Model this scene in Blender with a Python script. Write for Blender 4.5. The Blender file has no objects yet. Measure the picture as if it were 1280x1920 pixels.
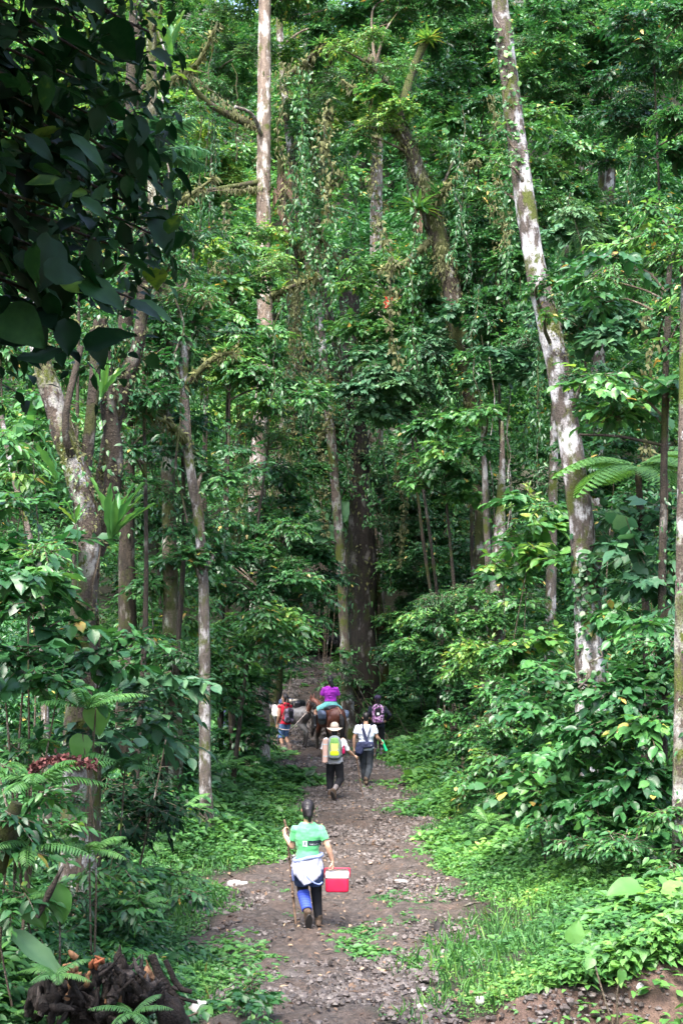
import bpy, math, random
import numpy as np
from mathutils import Vector, Matrix

SC = bpy.context.scene
COL = SC.collection
R = math.radians
rng = np.random.default_rng(11)
random.seed(5)

# ------------------------------------------------------------------ camera
F_PX = 2667.0                       # focal length in pixels of the 1280x1920 photograph
PITCH = math.atan((1190 - 960) / F_PX)
CAM_Z = 3.75
cd = bpy.data.cameras.new('camera')
cam = bpy.data.objects.new('camera', cd)
COL.objects.link(cam)
cam.location = (0, 0, CAM_Z)
cam.rotation_euler = (R(90) + PITCH, 0, 0)
cd.sensor_fit = 'VERTICAL'
cd.sensor_height = 36.0
cd.lens = 36.0 * F_PX / 1920
cd.clip_start = 0.05
cd.clip_end = 1000
SC.camera = cam

# ------------------------------------------------------------------ sky, sun, exposure
SUN_EL, SUN_AZ = R(60), R(-155)      # azimuth measured from +Y (away from camera) towards +X: light from the upper left
world = bpy.data.worlds.new('World')
SC.world = world
world.use_nodes = True
wt = world.node_tree
bg = wt.nodes['Background']
sky = wt.nodes.new('ShaderNodeTexSky')
sky.sky_type = 'NISHITA'
sky.sun_disc = False
sky.sun_elevation = SUN_EL
sky.sun_rotation = SUN_AZ
sky.air_density = 1.0
sky.dust_density = 4.0
sky.ozone_density = 1.0
wt.links.new(sky.outputs[0], bg.inputs[0])
bg.inputs[1].default_value = 0.15
sd = bpy.data.lights.new('sun', 'SUN')
sd.energy = 1.9
sd.angle = R(32)
sd.color = (1.0, 0.97, 0.91)
sun = bpy.data.objects.new('sun', sd)
COL.objects.link(sun)
_d = Vector((math.sin(SUN_AZ) * math.cos(SUN_EL), math.cos(SUN_AZ) * math.cos(SUN_EL), math.sin(SUN_EL)))
sun.rotation_euler = _d.to_track_quat('Z', 'Y').to_euler()
SC.view_settings.view_transform = 'Standard'
SC.view_settings.look = 'None'
SC.view_settings.exposure = 2.75
SC.view_settings.gamma = 1.0
SC.cycles.max_bounces = 5
SC.cycles.diffuse_bounces = 3
SC.cycles.glossy_bounces = 2
SC.cycles.transmission_bounces = 3
SC.cycles.transparent_max_bounces = 4
SC.cycles.caustics_reflective = False
SC.cycles.caustics_refractive = False
SC.cycles.use_denoising = True

# ------------------------------------------------------------------ helpers
def P(px, py, Y):
    """photo pixel (1280x1920) at world distance Y -> world point"""
    u, v = (px - 640) / F_PX, (960 - py) / F_PX
    cy_, sy_ = math.cos(PITCH), math.sin(PITCH)
    d = np.array([u, cy_ - v * sy_, sy_ + v * cy_])
    return np.array([0, 0, CAM_Z]) + d * (Y / d[1])

def pxm(Y):
    return F_PX / Y

def unit(a):
    a = np.asarray(a, float)
    return a / np.maximum(np.linalg.norm(a, axis=-1, keepdims=True), 1e-9)

def hash3(ix, iy, iz, seed):
    h = (ix * 374761393 + iy * 668265263 + iz * 2147483647 + seed * 974634777) & 0xffffffff
    h = ((h ^ (h >> 13)) * 1274126177) & 0xffffffff
    h = ((h ^ (h >> 16)) * 2246822519) & 0xffffffff
    return ((h ^ (h >> 15)) & 0xffff) / 65535.0

def vnoise(p, scale=1.0, seed=0):
    p = np.asarray(p, float) * scale
    i = np.floor(p).astype(np.int64)
    f = p - i
    f = f * f * (3 - 2 * f)
    out = 0
    for dx in (0, 1):
        for dy in (0, 1):
            for dz in (0, 1):
                w = (f[..., 0] if dx else 1 - f[..., 0]) * (f[..., 1] if dy else 1 - f[..., 1]) * (f[..., 2] if dz else 1 - f[..., 2])
                out = out + w * hash3(i[..., 0] + dx, i[..., 1] + dy, i[..., 2] + dz, seed)
    return out * 2 - 1

def fbm(p, scale=1.0, octs=3, seed=0):
    a, o = 1.0, 0
    for k in range(octs):
        o = o + a * vnoise(p, scale * 2 ** k, seed + k)
        a *= 0.5
    return o

def interp(x, xs, ys):
    return np.interp(x, xs, ys)

def smooth(t):
    t = np.clip(t, 0, 1)
    return t * t * (3 - 2 * t)

class MB:
    """collects numpy geometry; build() links it as one mesh object"""
    def __init__(self):
        self.v, self.f, self.t, self.m, self.n = [], [], [], [], 0
    def add(self, verts, faces, tint=0.5, mat=0):
        verts = np.asarray(verts, float).reshape(-1, 3)
        self.v.append(verts)
        self.t.append(np.broadcast_to(np.asarray(tint, float), (len(verts),)))
        if isinstance(faces, np.ndarray):
            self.f.append((faces + self.n, mat))
        else:
            by = {}
            for f in faces:
                by.setdefault(len(f), []).append(f)
            for k, fs in by.items():
                self.f.append((np.array(fs, dtype=np.int64) + self.n, mat))
        self.n += len(verts)
    def mesh(self, name, mats, base=(0, 0, 0), smooth_=True):
        me = bpy.data.meshes.new(name)
        v = np.concatenate(self.v) - np.asarray(base, float)
        me.vertices.add(len(v))
        me.vertices.foreach_set('co', v.astype(np.float32).ravel())
        nl = sum(f.size for f, _ in self.f)
        nf = sum(len(f) for f, _ in self.f)
        me.loops.add(nl)
        me.polygons.add(nf)
        me.loops.foreach_set('vertex_index', np.concatenate([f.ravel() for f, _ in self.f]).astype(np.int32))
        tot = np.concatenate([np.full(len(f), f.shape[1]) for f, _ in self.f])
        start = np.concatenate([[0], np.cumsum(tot)[:-1]])
        me.polygons.foreach_set('loop_start', start.astype(np.int32))
        me.polygons.foreach_set('loop_total', tot.astype(np.int32))
        me.polygons.foreach_set('material_index', np.concatenate([np.full(len(f), m) for f, m in self.f]).astype(np.int32))
        me.polygons.foreach_set('use_smooth', np.full(nf, smooth_))
        at = me.attributes.new('tint', 'FLOAT', 'POINT')
        at.data.foreach_set('value', np.concatenate(self.t).astype(np.float32))
        if not isinstance(mats, (list, tuple)):
            mats = [mats]
        for m in mats:
            me.materials.append(m)
        me.update(calc_edges=True)
        return me
    def build(self, name, mats, parent=None, smooth_=True, world=True, base=None):
        """verts are world coordinates; with a parent they are taken relative to the parent's origin"""
        b = np.zeros(3)
        if parent is not None and world:
            b = np.array(parent_origin(parent))
        if base is not None:
            b = np.asarray(base, float)
        o = bpy.data.objects.new(name, self.mesh(name, mats, b, smooth_))
        COL.objects.link(o)
        if parent is not None:
            o.parent = parent
        elif base is not None:
            o.location = base
        return o

def parent_origin(o):
    p = np.array(o.location)
    while o.parent:
        o = o.parent
        p = p + np.array(o.location)
    return p

def thing(name, label, cat, loc, group=None):
    o = bpy.data.objects.new(name, None)
    COL.objects.link(o)
    o.location = [float(c) for c in loc]
    o.empty_display_size = 0.2
    return tag(o, label, cat, group)

def tag(o, label, cat, group=None, kind=None):
    if label: o['label'] = label
    if cat: o['category'] = cat
    if group: o['group'] = group
    if kind: o['kind'] = kind
    return o

def frame_from(d, up=(0, 0, 1)):
    d = unit(d)
    up = np.array(up, float)
    if abs(np.dot(d, up)) > 0.97:
        up = np.array([1.0, 0, 0])
    s = unit(np.cross(d, up))
    return d, s, np.cross(s, d)

def catmull(pts, n):
    pts = np.asarray(pts, float)
    k = len(pts)
    ext = np.vstack([2 * pts[0] - pts[1], pts, 2 * pts[-1] - pts[-2]])
    t = np.linspace(0, k - 1 - 1e-6, n)
    i = t.astype(int)
    f = (t - i)[:, None]
    p0, p1, p2, p3 = ext[i], ext[i + 1], ext[i + 2], ext[i + 3]
    return 0.5 * (2 * p1 + (p2 - p0) * f + (2 * p0 - 5 * p1 + 4 * p2 - p3) * f ** 2 + (3 * p1 - p0 - 3 * p2 + p3) * f ** 3)

def tube(mb, pts, radii, sides=10, bump=0.0, bscale=4.0, step=None, caps=True, tint=0.5, mat=0, seed=0, squash=None):
    pts = np.asarray(pts, float)
    radii = np.asarray(radii, float)
    if step:
        L = np.linalg.norm(np.diff(pts, axis=0), axis=1).sum()
        n = max(len(pts), int(L / step))
        rr = np.interp(np.linspace(0, 1, n), np.linspace(0, 1, len(pts)), radii if len(radii) == len(pts) else np.interp(np.linspace(0, 1, len(pts)), np.linspace(0, 1, len(radii)), radii))
        pts = catmull(pts, n)
        radii = rr
    n = len(pts)
    tan = unit(np.gradient(pts, axis=0))
    s = np.zeros((n, 3)); u = np.zeros((n, 3))
    _, s0, u0 = frame_from(tan[0])
    for i in range(n):
        s0 = unit(s0 - tan[i] * np.dot(s0, tan[i]))
        u0 = np.cross(s0, tan[i])
        s[i], u[i] = s0, u0
    a = np.linspace(0, 2 * np.pi, sides, endpoint=False)
    ca, sa = np.cos(a), np.sin(a)
    r = np.repeat(radii[:, None], sides, 1)
    off = s[:, None, :] * ca[None, :, None] + u[:, None, :] * sa[None, :, None]
    if bump:
        q = pts[:, None, :] + off * r[..., None]
        r = r * (1 + bump * fbm(q, bscale, 3, seed))
    v = pts[:, None, :] + off * r[..., None]
    v = v.reshape(-1, 3)
    i, j = np.meshgrid(np.arange(n - 1), np.arange(sides), indexing='ij')
    a0 = i * sides + j; a1 = i * sides + (j + 1) % sides
    f = np.stack([a0, a1, a1 + sides, a0 + sides], -1).reshape(-1, 4)
    mb.add(v, f, tint, mat)
    if caps:
        c = np.array([pts[0], pts[-1]])
        vv = np.vstack([v[:sides], v[-sides:], c])
        ff = [(k, 2 * sides, (k + 1) % sides) for k in range(sides)][::-1] + [(sides + k, sides + (k + 1) % sides, 2 * sides + 1) for k in range(sides)]
        mb.add(vv, np.array(ff), tint, mat)
    return pts, radii

# ------------------------------------------------------------------ materials
def new_mat(name):
    m = bpy.data.materials.new(name)
    m.use_nodes = True
    nt = m.node_tree
    return m, nt, nt.nodes['Principled BSDF'], nt.nodes['Material Output']

def ramp(nt, fac, stops, interp_='LINEAR'):
    r = nt.nodes.new('ShaderNodeValToRGB')
    r.color_ramp.interpolation = interp_
    e = r.color_ramp.elements
    while len(e) < len(stops):
        e.new(0.5)
    for k, (p, c) in enumerate(stops):
        e[k].position = p
        e[k].color = (*c, 1) if len(c) == 3 else c
    if fac is not None:
        nt.links.new(fac, r.inputs[0])
    return r.outputs[0]

def noise(nt, scale, detail=4, rough=0.6, coord='Object', vec=None, stretch=None):
    n = nt.nodes.new('ShaderNodeTexNoise')
    n.inputs['Scale'].default_value = scale
    n.inputs['Detail'].default_value = detail
    n.inputs['Roughness'].default_value = rough
    if vec is None:
        tc = nt.nodes.new('ShaderNodeTexCoord')
        vec = tc.outputs[coord]
    if stretch:
        mp = nt.nodes.new('ShaderNodeMapping')
        mp.inputs['Scale'].default_value = stretch
        nt.links.new(vec, mp.inputs[0])
        vec = mp.outputs[0]
    nt.links.new(vec, n.inputs['Vector'])
    return n.outputs['Fac']

def mix(nt, fac, a, b):
    m = nt.nodes.new('ShaderNodeMix')
    m.data_type = 'RGBA'
    for sock, val in ((m.inputs[0], fac), (m.inputs[6], a), (m.inputs[7], b)):
        if isinstance(val, (int, float)):
            sock.default_value = val
        elif isinstance(val, (tuple, list)):
            sock.default_value = (*val, 1) if len(val) == 3 else val
        else:
            nt.links.new(val, sock)
    return m.outputs[2]

def math_(nt, op, a, b=None, clamp=False):
    m = nt.nodes.new('ShaderNodeMath')
    m.operation = op
    m.use_clamp = clamp
    for s, val in ((m.inputs[0], a), (m.inputs[1], b)):
        if val is None: continue
        if isinstance(val, (int, float)): s.default_value = val
        else: nt.links.new(val, s)
    return m.outputs[0]

def bump(nt, bs, height, strength=0.4, dist=0.02):
    b = nt.nodes.new('ShaderNodeBump')
    b.inputs['Strength'].default_value = strength
    b.inputs['Distance'].default_value = dist
    nt.links.new(height, b.inputs['Height'])
    nt.links.new(b.outputs[0], bs.inputs['Normal'])

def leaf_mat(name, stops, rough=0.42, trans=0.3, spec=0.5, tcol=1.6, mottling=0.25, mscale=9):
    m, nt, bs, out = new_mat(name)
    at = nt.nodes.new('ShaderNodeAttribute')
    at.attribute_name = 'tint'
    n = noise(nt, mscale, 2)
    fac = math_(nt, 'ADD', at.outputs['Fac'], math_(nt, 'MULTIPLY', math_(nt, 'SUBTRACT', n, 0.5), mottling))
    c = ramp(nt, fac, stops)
    nt.links.new(c, bs.inputs['Base Color'])
    bs.inputs['Roughness'].default_value = rough
    bs.inputs['Specular IOR Level'].default_value = spec
    tr = nt.nodes.new('ShaderNodeBsdfTranslucent')
    hs = nt.nodes.new('ShaderNodeHueSaturation')
    hs.inputs['Hue'].default_value = 0.48
    hs.inputs['Saturation'].default_value = 1.1
    hs.inputs['Value'].default_value = tcol
    nt.links.new(c, hs.inputs['Color'])
    nt.links.new(hs.outputs[0], tr.inputs[0])
    mx = nt.nodes.new('ShaderNodeMixShader')
    mx.inputs[0].default_value = trans
    nt.links.new(bs.outputs[0], mx.inputs[1])
    nt.links.new(tr.outputs[0], mx.inputs[2])
    nt.links.new(mx.outputs[0], out.inputs[0])
    return m

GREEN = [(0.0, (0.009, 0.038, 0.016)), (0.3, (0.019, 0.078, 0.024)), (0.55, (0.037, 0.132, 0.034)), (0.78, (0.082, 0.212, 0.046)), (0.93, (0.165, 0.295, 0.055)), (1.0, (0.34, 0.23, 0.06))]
M_LEAF = leaf_mat('leaf_green', GREEN, rough=.42, spec=.5)
M_FAR = leaf_mat('leaf_far', GREEN, rough=0.5, trans=0.3, mscale=2)
M_GLOSS = leaf_mat('leaf_glossy', GREEN, rough=0.42, trans=0.25, spec=.4)
M_DARK = leaf_mat('leaf_broad_shaded', [(0, (0.004, 0.016, 0.007)), (0.5, (0.008, 0.034, 0.011)), (0.85, (0.024, 0.080, 0.020)), (1.0, (0.12, 0.22, 0.03))], rough=0.5, trans=0.25, spec=.14, mottling=.5, mscale=18)  # base greens darkened to carry the shade these leaves hang in
M_BLUE = leaf_mat('leaf_blue_green', [(0, (0.015, 0.05, 0.026)), (0.5, (0.036, 0.105, 0.048)), (1.0, (0.12, 0.23, 0.09))], rough=0.48, trans=0.22, spec=.35)
M_HERB = leaf_mat('herb_leaf', [(0.0, (0.016, 0.060, 0.020)), (0.4, (0.043, 0.140, 0.034)), (0.75, (0.098, 0.24, 0.048)), (0.95, (0.18, 0.31, 0.065)), (1.0, (0.30, 0.26, 0.08))], rough=0.5, trans=0.32)
M_DRY = leaf_mat('dead_leaf', [(0, (0.05, 0.03, 0.022)), (0.5, (0.14, 0.085, 0.05)), (1.0, (0.34, 0.24, 0.15))], rough=0.75, trans=0.12, tcol=1.1)
M_MOSSY = leaf_mat('mossy_tangle', [(0, (0.03, 0.035, 0.012)), (0.5, (0.08, 0.085, 0.025)), (1.0, (0.16, 0.17, 0.05))], rough=0.8, trans=0.15)

def bark_mat(name, base, dark, lichen, lichen_amt, moss_amt, lscale=5.0, moss=(0.07, 0.085, 0.016), stretch=(1, 1, 0.45)):
    m, nt, bs, out = new_mat(name)
    n1 = noise(nt, 9, 6, 0.7, stretch=(1, 1, 0.3))
    c = ramp(nt, n1, [(0.3, dark), (0.62, base)])
    n2 = noise(nt, lscale, 5, 0.62, stretch=stretch)
    f2 = ramp(nt, n2, [(max(0.0, 0.59 - lichen_amt * 0.3), (0, 0, 0)), (min(1.0, 0.69 - lichen_amt * 0.25), (1, 1, 1))])
    c = mix(nt, f2, c, lichen)
    n4 = noise(nt, 30, 4, 0.7)
    f4 = ramp(nt, n4, [(0.55, (0, 0, 0)), (0.7, (1, 1, 1))])
    c = mix(nt, math_(nt, 'MULTIPLY', f4, 0.75), c, dark)
    n3 = noise(nt, 2.3, 5, 0.7, stretch=(1, 1, 0.6))
    f3 = ramp(nt, n3, [(0.72 - moss_amt * 0.42, (0, 0, 0)), (0.78 - moss_amt * 0.36, (1, 1, 1))])
    c = mix(nt, f3, c, moss)
    nt.links.new(c, bs.inputs['Base Color'])
    bs.inputs['Roughness'].default_value = 0.85
    bs.inputs['Specular IOR Level'].default_value = 0.25
    h = math_(nt, 'ADD', n1, math_(nt, 'MULTIPLY', n4, 0.6))
    bump(nt, bs, h, 1.0, 0.06)
    return m

B_WHITE = bark_mat('bark_white_mottled', (0.115, 0.09, 0.072), (0.03, 0.023, 0.02), (0.52, 0.51, 0.51), 0.34, 0.55, 4.6, stretch=(1, 1, .6))
B_LEAN = bark_mat('bark_lichen_white', (0.13, 0.105, 0.09), (0.032, 0.026, 0.022), (0.60, 0.58, 0.59), 0.40, 0.50, 3.6, stretch=(1, 1, .5))
B_PALE = bark_mat('bark_pale_brown', (0.24, 0.185, 0.145), (0.07, 0.050, 0.038), (0.48, 0.44, 0.40), 0.28, 0.36, 5.0)
B_GREY = bark_mat('bark_grey', (0.15, 0.125, 0.105), (0.045, 0.036, 0.03), (0.42, 0.40, 0.39), 0.28, 0.48, 5)
B_BLACK = bark_mat('bark_black', (0.028, 0.023, 0.018), (0.010, 0.008, 0.007), (0.13, 0.12, 0.11), 0.08, 0.45, 4, moss=(0.028, 0.035, 0.010))
B_MOSS = bark_mat('bark_mossy', (0.055, 0.043, 0.031), (0.016, 0.013, 0.010), (0.30, 0.29, 0.26), 0.12, 0.66, 5, moss=(0.045, 0.055, 0.014))
B_DARK = bark_mat('bark_dark', (0.050, 0.039, 0.029), (0.014, 0.012, 0.009), (0.16, 0.15, 0.13), 0.06, 0.45, 4, moss=(0.04, 0.045, 0.012))
B_TWIG = bark_mat('bark_twig', (0.13, 0.10, 0.07), (0.05, 0.04, 0.03), (0.3, 0.28, 0.25), 0.1, 0.35, 8)

def plain(name, col, rough=0.7, spec=0.3, var=0.15, scale=12, bumpy=0.0, bscale=60, metal=0.0):
    m, nt, bs, out = new_mat(name)
    n = noise(nt, scale, 4, 0.6)
    dk = tuple(c * (1 - var) for c in col)
    lt = tuple(min(1, c * (1 + var)) for c in col)
    nt.links.new(ramp(nt, n, [(0.3, dk), (0.7, lt)]), bs.inputs['Base Color'])
    bs.inputs['Roughness'].default_value = rough
    bs.inputs['Specular IOR Level'].default_value = spec
    bs.inputs['Metallic'].default_value = metal
    if bumpy:
        bump(nt, bs, noise(nt, bscale, 3), bumpy, 0.005)
    return m

# ------------------------------------------------------------------ terrain
_py = [0, 12, 14, 16.4, 18, 20, 21.7, 23.5, 24.8, 28, 32, 36, 40, 44, 48, 55, 60, 75, 100]
_pc = [-.3, -.3, -.30, -.40, -.12, -.05, -.10, .15, .48, .45, .40, .15, -.45, -.85, -.95, -1.1, -1.2, -1.0, 0]
_pw = [1.2, 1.2, 1.15, 1.15, 1.55, 1.75, 1.9, 1.65, 1.38, 1.2, 1.08, 1.2, 1.85, 1.75, 1.15, .85, .85, .9, 1.0]
_zy = [0, 30, 33, 36, 40, 44, 50, 60, 68, 75, 100, 130]
_zz = [0, 0, .12, .25, .42, .72, 1.35, 2.7, 4.6, 9, 38, 60]
def path_edge(x, y):
    c = interp(y, _py, _pc); w = interp(y, _py, _pw)
    p = np.stack([np.asarray(x, float), np.asarray(y, float), np.zeros_like(np.asarray(x, float))], -1)
    return np.abs(x - c) - w + 0.42 * fbm(p, 0.9, 4, 3) + 0.06
def G(x, y):
    x = np.asarray(x, float); y = np.asarray(y, float)
    c = interp(y, _py, _pc); w = interp(y, _py, _pw)
    z = interp(y, _zy, _zz)
    dr = np.maximum(x - c - w, 0); dl = np.maximum(c - w - x, 0)
    z = z + 0.05 * np.minimum(dr, 1.0) + 0.26 * np.maximum(dr - 0.7, 0) + 0.25 * np.maximum(dr - 9, 0)
    z = z + 0.04 * np.minimum(dl, 1.0) + 0.20 * np.maximum(dl - 0.9, 0) + 0.25 * np.maximum(dl - 9, 0)
    # the road cut at the near end: the verge on the right breaks down to bare soil
    yc = 14.75 + 0.10 * np.sin(x * 2.3) + 0.10 * np.sin(x * 5.1 + 1)
    side = smooth((x - 0.5) / 0.9)
    z = z - side * smooth((yc - y) / 0.7) * (0.42 + 0.16 * np.maximum(x - 0.8, 0))
    z = z + smooth((5 - y) / 4) * 2.2
    return z
def Gz(x, y):
    return float(G(x, y))
def ground_at(px, py):
    """the world point where the pixel's ray meets the terrain"""
    o = np.array([0, 0, CAM_Z]); d = P(px, py, 1.0) - o
    t = np.arange(9, 90, 0.02)
    q = o + t[:, None] * d
    k = np.argmax(q[:, 2] <= G(q[:, 0], q[:, 1]))
    return q[k]

def build_ground():
    xs = np.unique(np.concatenate([np.arange(-5, 5.6, 0.055), np.arange(-14, -5, 0.4), np.arange(5.6, 14, 0.4), np.arange(-90, -14, 4), np.arange(14, 91, 4)]))
    ys = np.unique(np.concatenate([np.arange(-20, 11.5, 1.2), np.arange(11.5, 28, 0.06), np.arange(28, 66, 0.14), np.arange(66, 135, 3)]))
    X, Y = np.meshgrid(xs, ys, indexing='ij')
    Z = G(X, Y)
    p = np.stack([X, Y, np.zeros_like(X)], -1)
    e = path_edge(X, Y)
    onp = smooth((0.25 - e) / 0.4)
    Z = Z + 0.028 * fbm(p, 1.3, 3, 1) + (0.012 + 0.016 * onp) * fbm(p, 6.0, 3, 2) + 0.014 * onp * np.maximum(fbm(p, 11.0, 2, 44), 0) + onp * 0.035 * np.abs(fbm(p, 3.1, 2, 9)) - onp * 0.05 * smooth((vnoise(p, 4.2, 33) - .35) / .25) - onp * .03 * np.exp(-(((X - interp(Y, _py, _pc)) - .35 + .1 * np.sin(Y)) / .16) ** 2)
    cut = smooth((14.9 - Y) / 0.5) * smooth((X - 0.4) / 0.8)
    Z = Z + cut * (0.06 * fbm(np.stack([X, Y * 0.6, Z], -1), 3.5, 4, 20) + 0.035 * fbm(np.stack([X, Y * 0.6, Z], -1), 10, 3, 21))
    far = smooth((np.abs(X) - 8) / 10) + smooth((Y - 66) / 10)
    Z = Z + far * 1.2 * fbm(p, 0.12, 3, 5)
    n, m = X.shape
    i, j = np.meshgrid(np.arange(n - 1), np.arange(m - 1), indexing='ij')
    a = (i * m + j).ravel()
    f = np.stack([a, a + m, a + m + 1, a + 1], -1)
    bare = np.maximum(smooth((0.10 - e) / 0.35), cut * smooth((15.2 - Y) / 0.6))
    V = np.stack([X, Y, Z], -1).reshape(-1, 3)
    on = bare.ravel()[f].mean(1) > 0.5
    def sheet(faces):
        mb = MB()
        idx, inv = np.unique(faces, return_inverse=True)
        mb.add(V[idx], inv.reshape(faces.shape), bare.ravel()[idx])
        return mb
    mt, nt, bs, out = new_mat('forest_soil')
    at = nt.nodes.new('ShaderNodeAttribute'); at.attribute_name = 'tint'
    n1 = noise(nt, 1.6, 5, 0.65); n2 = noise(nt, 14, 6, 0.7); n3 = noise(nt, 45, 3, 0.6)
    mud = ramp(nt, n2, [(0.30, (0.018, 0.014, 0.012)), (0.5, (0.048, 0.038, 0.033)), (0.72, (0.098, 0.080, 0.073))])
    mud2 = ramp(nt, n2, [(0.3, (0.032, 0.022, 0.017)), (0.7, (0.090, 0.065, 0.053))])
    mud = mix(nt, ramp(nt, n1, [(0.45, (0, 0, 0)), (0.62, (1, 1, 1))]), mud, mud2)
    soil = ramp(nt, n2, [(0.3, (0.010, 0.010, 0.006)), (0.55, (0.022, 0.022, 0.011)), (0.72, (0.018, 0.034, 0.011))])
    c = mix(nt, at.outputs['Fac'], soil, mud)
    nt.links.new(c, bs.inputs['Base Color'])
    nt.links.new(ramp(nt, n1, [(0.3, (0.45,) * 3), (0.6, (0.85,) * 3)]), bs.inputs['Roughness'])
    bs.inputs['Specular IOR Level'].default_value = 0.35
    bump(nt, bs, math_(nt, 'ADD', n2, math_(nt, 'MULTIPLY', n3, 0.5)), 0.9, 0.04)
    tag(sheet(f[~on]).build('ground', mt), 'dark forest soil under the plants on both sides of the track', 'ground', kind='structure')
    cutf = on & (V[f].mean(1)[:, 1] < 15.3) & (V[f].mean(1)[:, 0] > 0.9)
    tag(sheet(f[on & ~cutf]).build('path', mt), 'muddy stony track winding between leafy verges into the forest', 'path', kind='structure')
    mb_, nt, bs, out = new_mat('red_soil')
    n2 = noise(nt, 13, 6, 0.7); n1 = noise(nt, 3, 4)
    nt.links.new(mix(nt, ramp(nt, n1, [(.4, (0, 0, 0)), (.6, (1, 1, 1))]), ramp(nt, n2, [(.3, (.045, .026, .018)), (.7, (.115, .070, .052))]), ramp(nt, n2, [(.3, (.05, .030, .022)), (.7, (.165, .102, .074))])), bs.inputs['Base Color'])
    bs.inputs['Roughness'].default_value = .8
    bump(nt, bs, n2, 1.0, .06)
    tag(sheet(f[cutf]).build('soil_bank', mb_), 'bare reddish brown soil bank where the verge breaks off', 'soil bank', kind='structure')
build_ground()
# ------------------------------------------------------------------ leaves
def tmpl_far():
    return np.array([[0, 0, 0], [.45, .24, .05], [1, 0, -.12], [.45, -.24, .05]]), np.array([[0, 1, 2], [0, 2, 3]])
def tmpl_mid(w=0.23, droop=0.22, fold=0.07):
    c = [(0, 0), (.33, w), (.68, w * .82)]
    z = lambda x: -droop * x * x
    v = [[0, 0, 0], [.33, 0, z(.33)], [.68, 0, z(.68)], [1, 0, z(1)],
         [.3, w, z(.3) + fold], [.64, w * .8, z(.64) + fold * .8], [.3, -w, z(.3) + fold], [.64, -w * .8, z(.64) + fold * .8]]
    q = np.array([[1, 4, 5, 2], [6, 1, 2, 7]])
    t = np.array([[0, 4, 1], [2, 5, 3], [0, 1, 6], [2, 3, 7]])
    return np.array(v, float), (q, t)
def tmpl_broad(n=7, w=0.34, droop=0.3, fold=0.08, cup=0.0, base=0.12, pw=0.75, wave=0.02):
    x = np.linspace(0, 1, n + 1)
    prof = w * np.sin(np.pi * np.clip(x, 0, 1) ** pw) ** 0.85
    prof[0] = base * w; prof[-1] = 0.004
    v = []
    for k in range(n + 1):
        zz = -droop * x[k] ** 2
        wv = wave * math.sin(k * 2.4)
        for s, fz in ((1, 1), (.52, .45), (0, 0), (-.52, .45), (-1, 1)):
            v.append([x[k], s * prof[k], zz + fz * fold + (wv * abs(s)) - cup * s * s])
    f = []
    for k in range(n):
        for j in range(4):
            a = k * 5 + j
            f.append([a, a + 5, a + 6, a + 1][::-1])
    return np.array(v), (np.array(f), np.zeros((0, 3), int))
T_FAR = tmpl_far()
T_MID = tmpl_mid()
T_NARROW = tmpl_mid(0.14, 0.25, 0.05)
T_ROUND = tmpl_mid(0.40, 0.15, 0.05)
T_BROAD = tmpl_broad()
T_HEART = tmpl_broad(8, 0.42, 0.35, 0.06, 0, 0.45, 0.6)
T_STRAP = tmpl_broad(9, 0.09, 0.35, 0.03, 0, 0.5, 0.9)
T_NEST = tmpl_broad(9, 0.12, 0.25, 0.04, 0, 0.25, 1.1, 0.03)

def put_leaves(mb, tmpl, pos, fwd, up, size, tint, width=1.0, mat=0):
    v, f = tmpl
    N = len(pos)
    if N == 0: return
    fwd = unit(fwd)
    up = np.broadcast_to(np.asarray(up, float), pos.shape)
    s = unit(np.cross(up, fwd))
    u = np.cross(fwd, s)
    size = np.broadcast_to(np.asarray(size, float), (N,))[:, None, None]
    wd = np.broadcast_to(np.asarray(width, float), (N,))[:, None, None]
    V = pos[:, None, :] + size * (fwd[:, None, :] * v[None, :, 0:1] + wd * s[:, None, :] * v[None, :, 1:2] + u[:, None, :] * v[None, :, 2:3])
    tv = np.repeat(np.broadcast_to(np.asarray(tint, float), (N,)), len(v))
    fs = f if isinstance(f, tuple) else (f,)
    first = True
    base = (np.arange(N) * len(v))
    n0 = mb.n
    mb.v.append(V.reshape(-1, 3)); mb.t.append(tv); mb.n += N * len(v)
    for q in fs:
        if len(q) == 0: continue
        F = (base[:, None, None] + q[None]).reshape(-1, q.shape[1])
        mb.f.append((F + n0, mat))

def rand_dirs(n, r=None):
    r = r or rng
    return unit(r.normal(size=(n, 3)))

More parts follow.
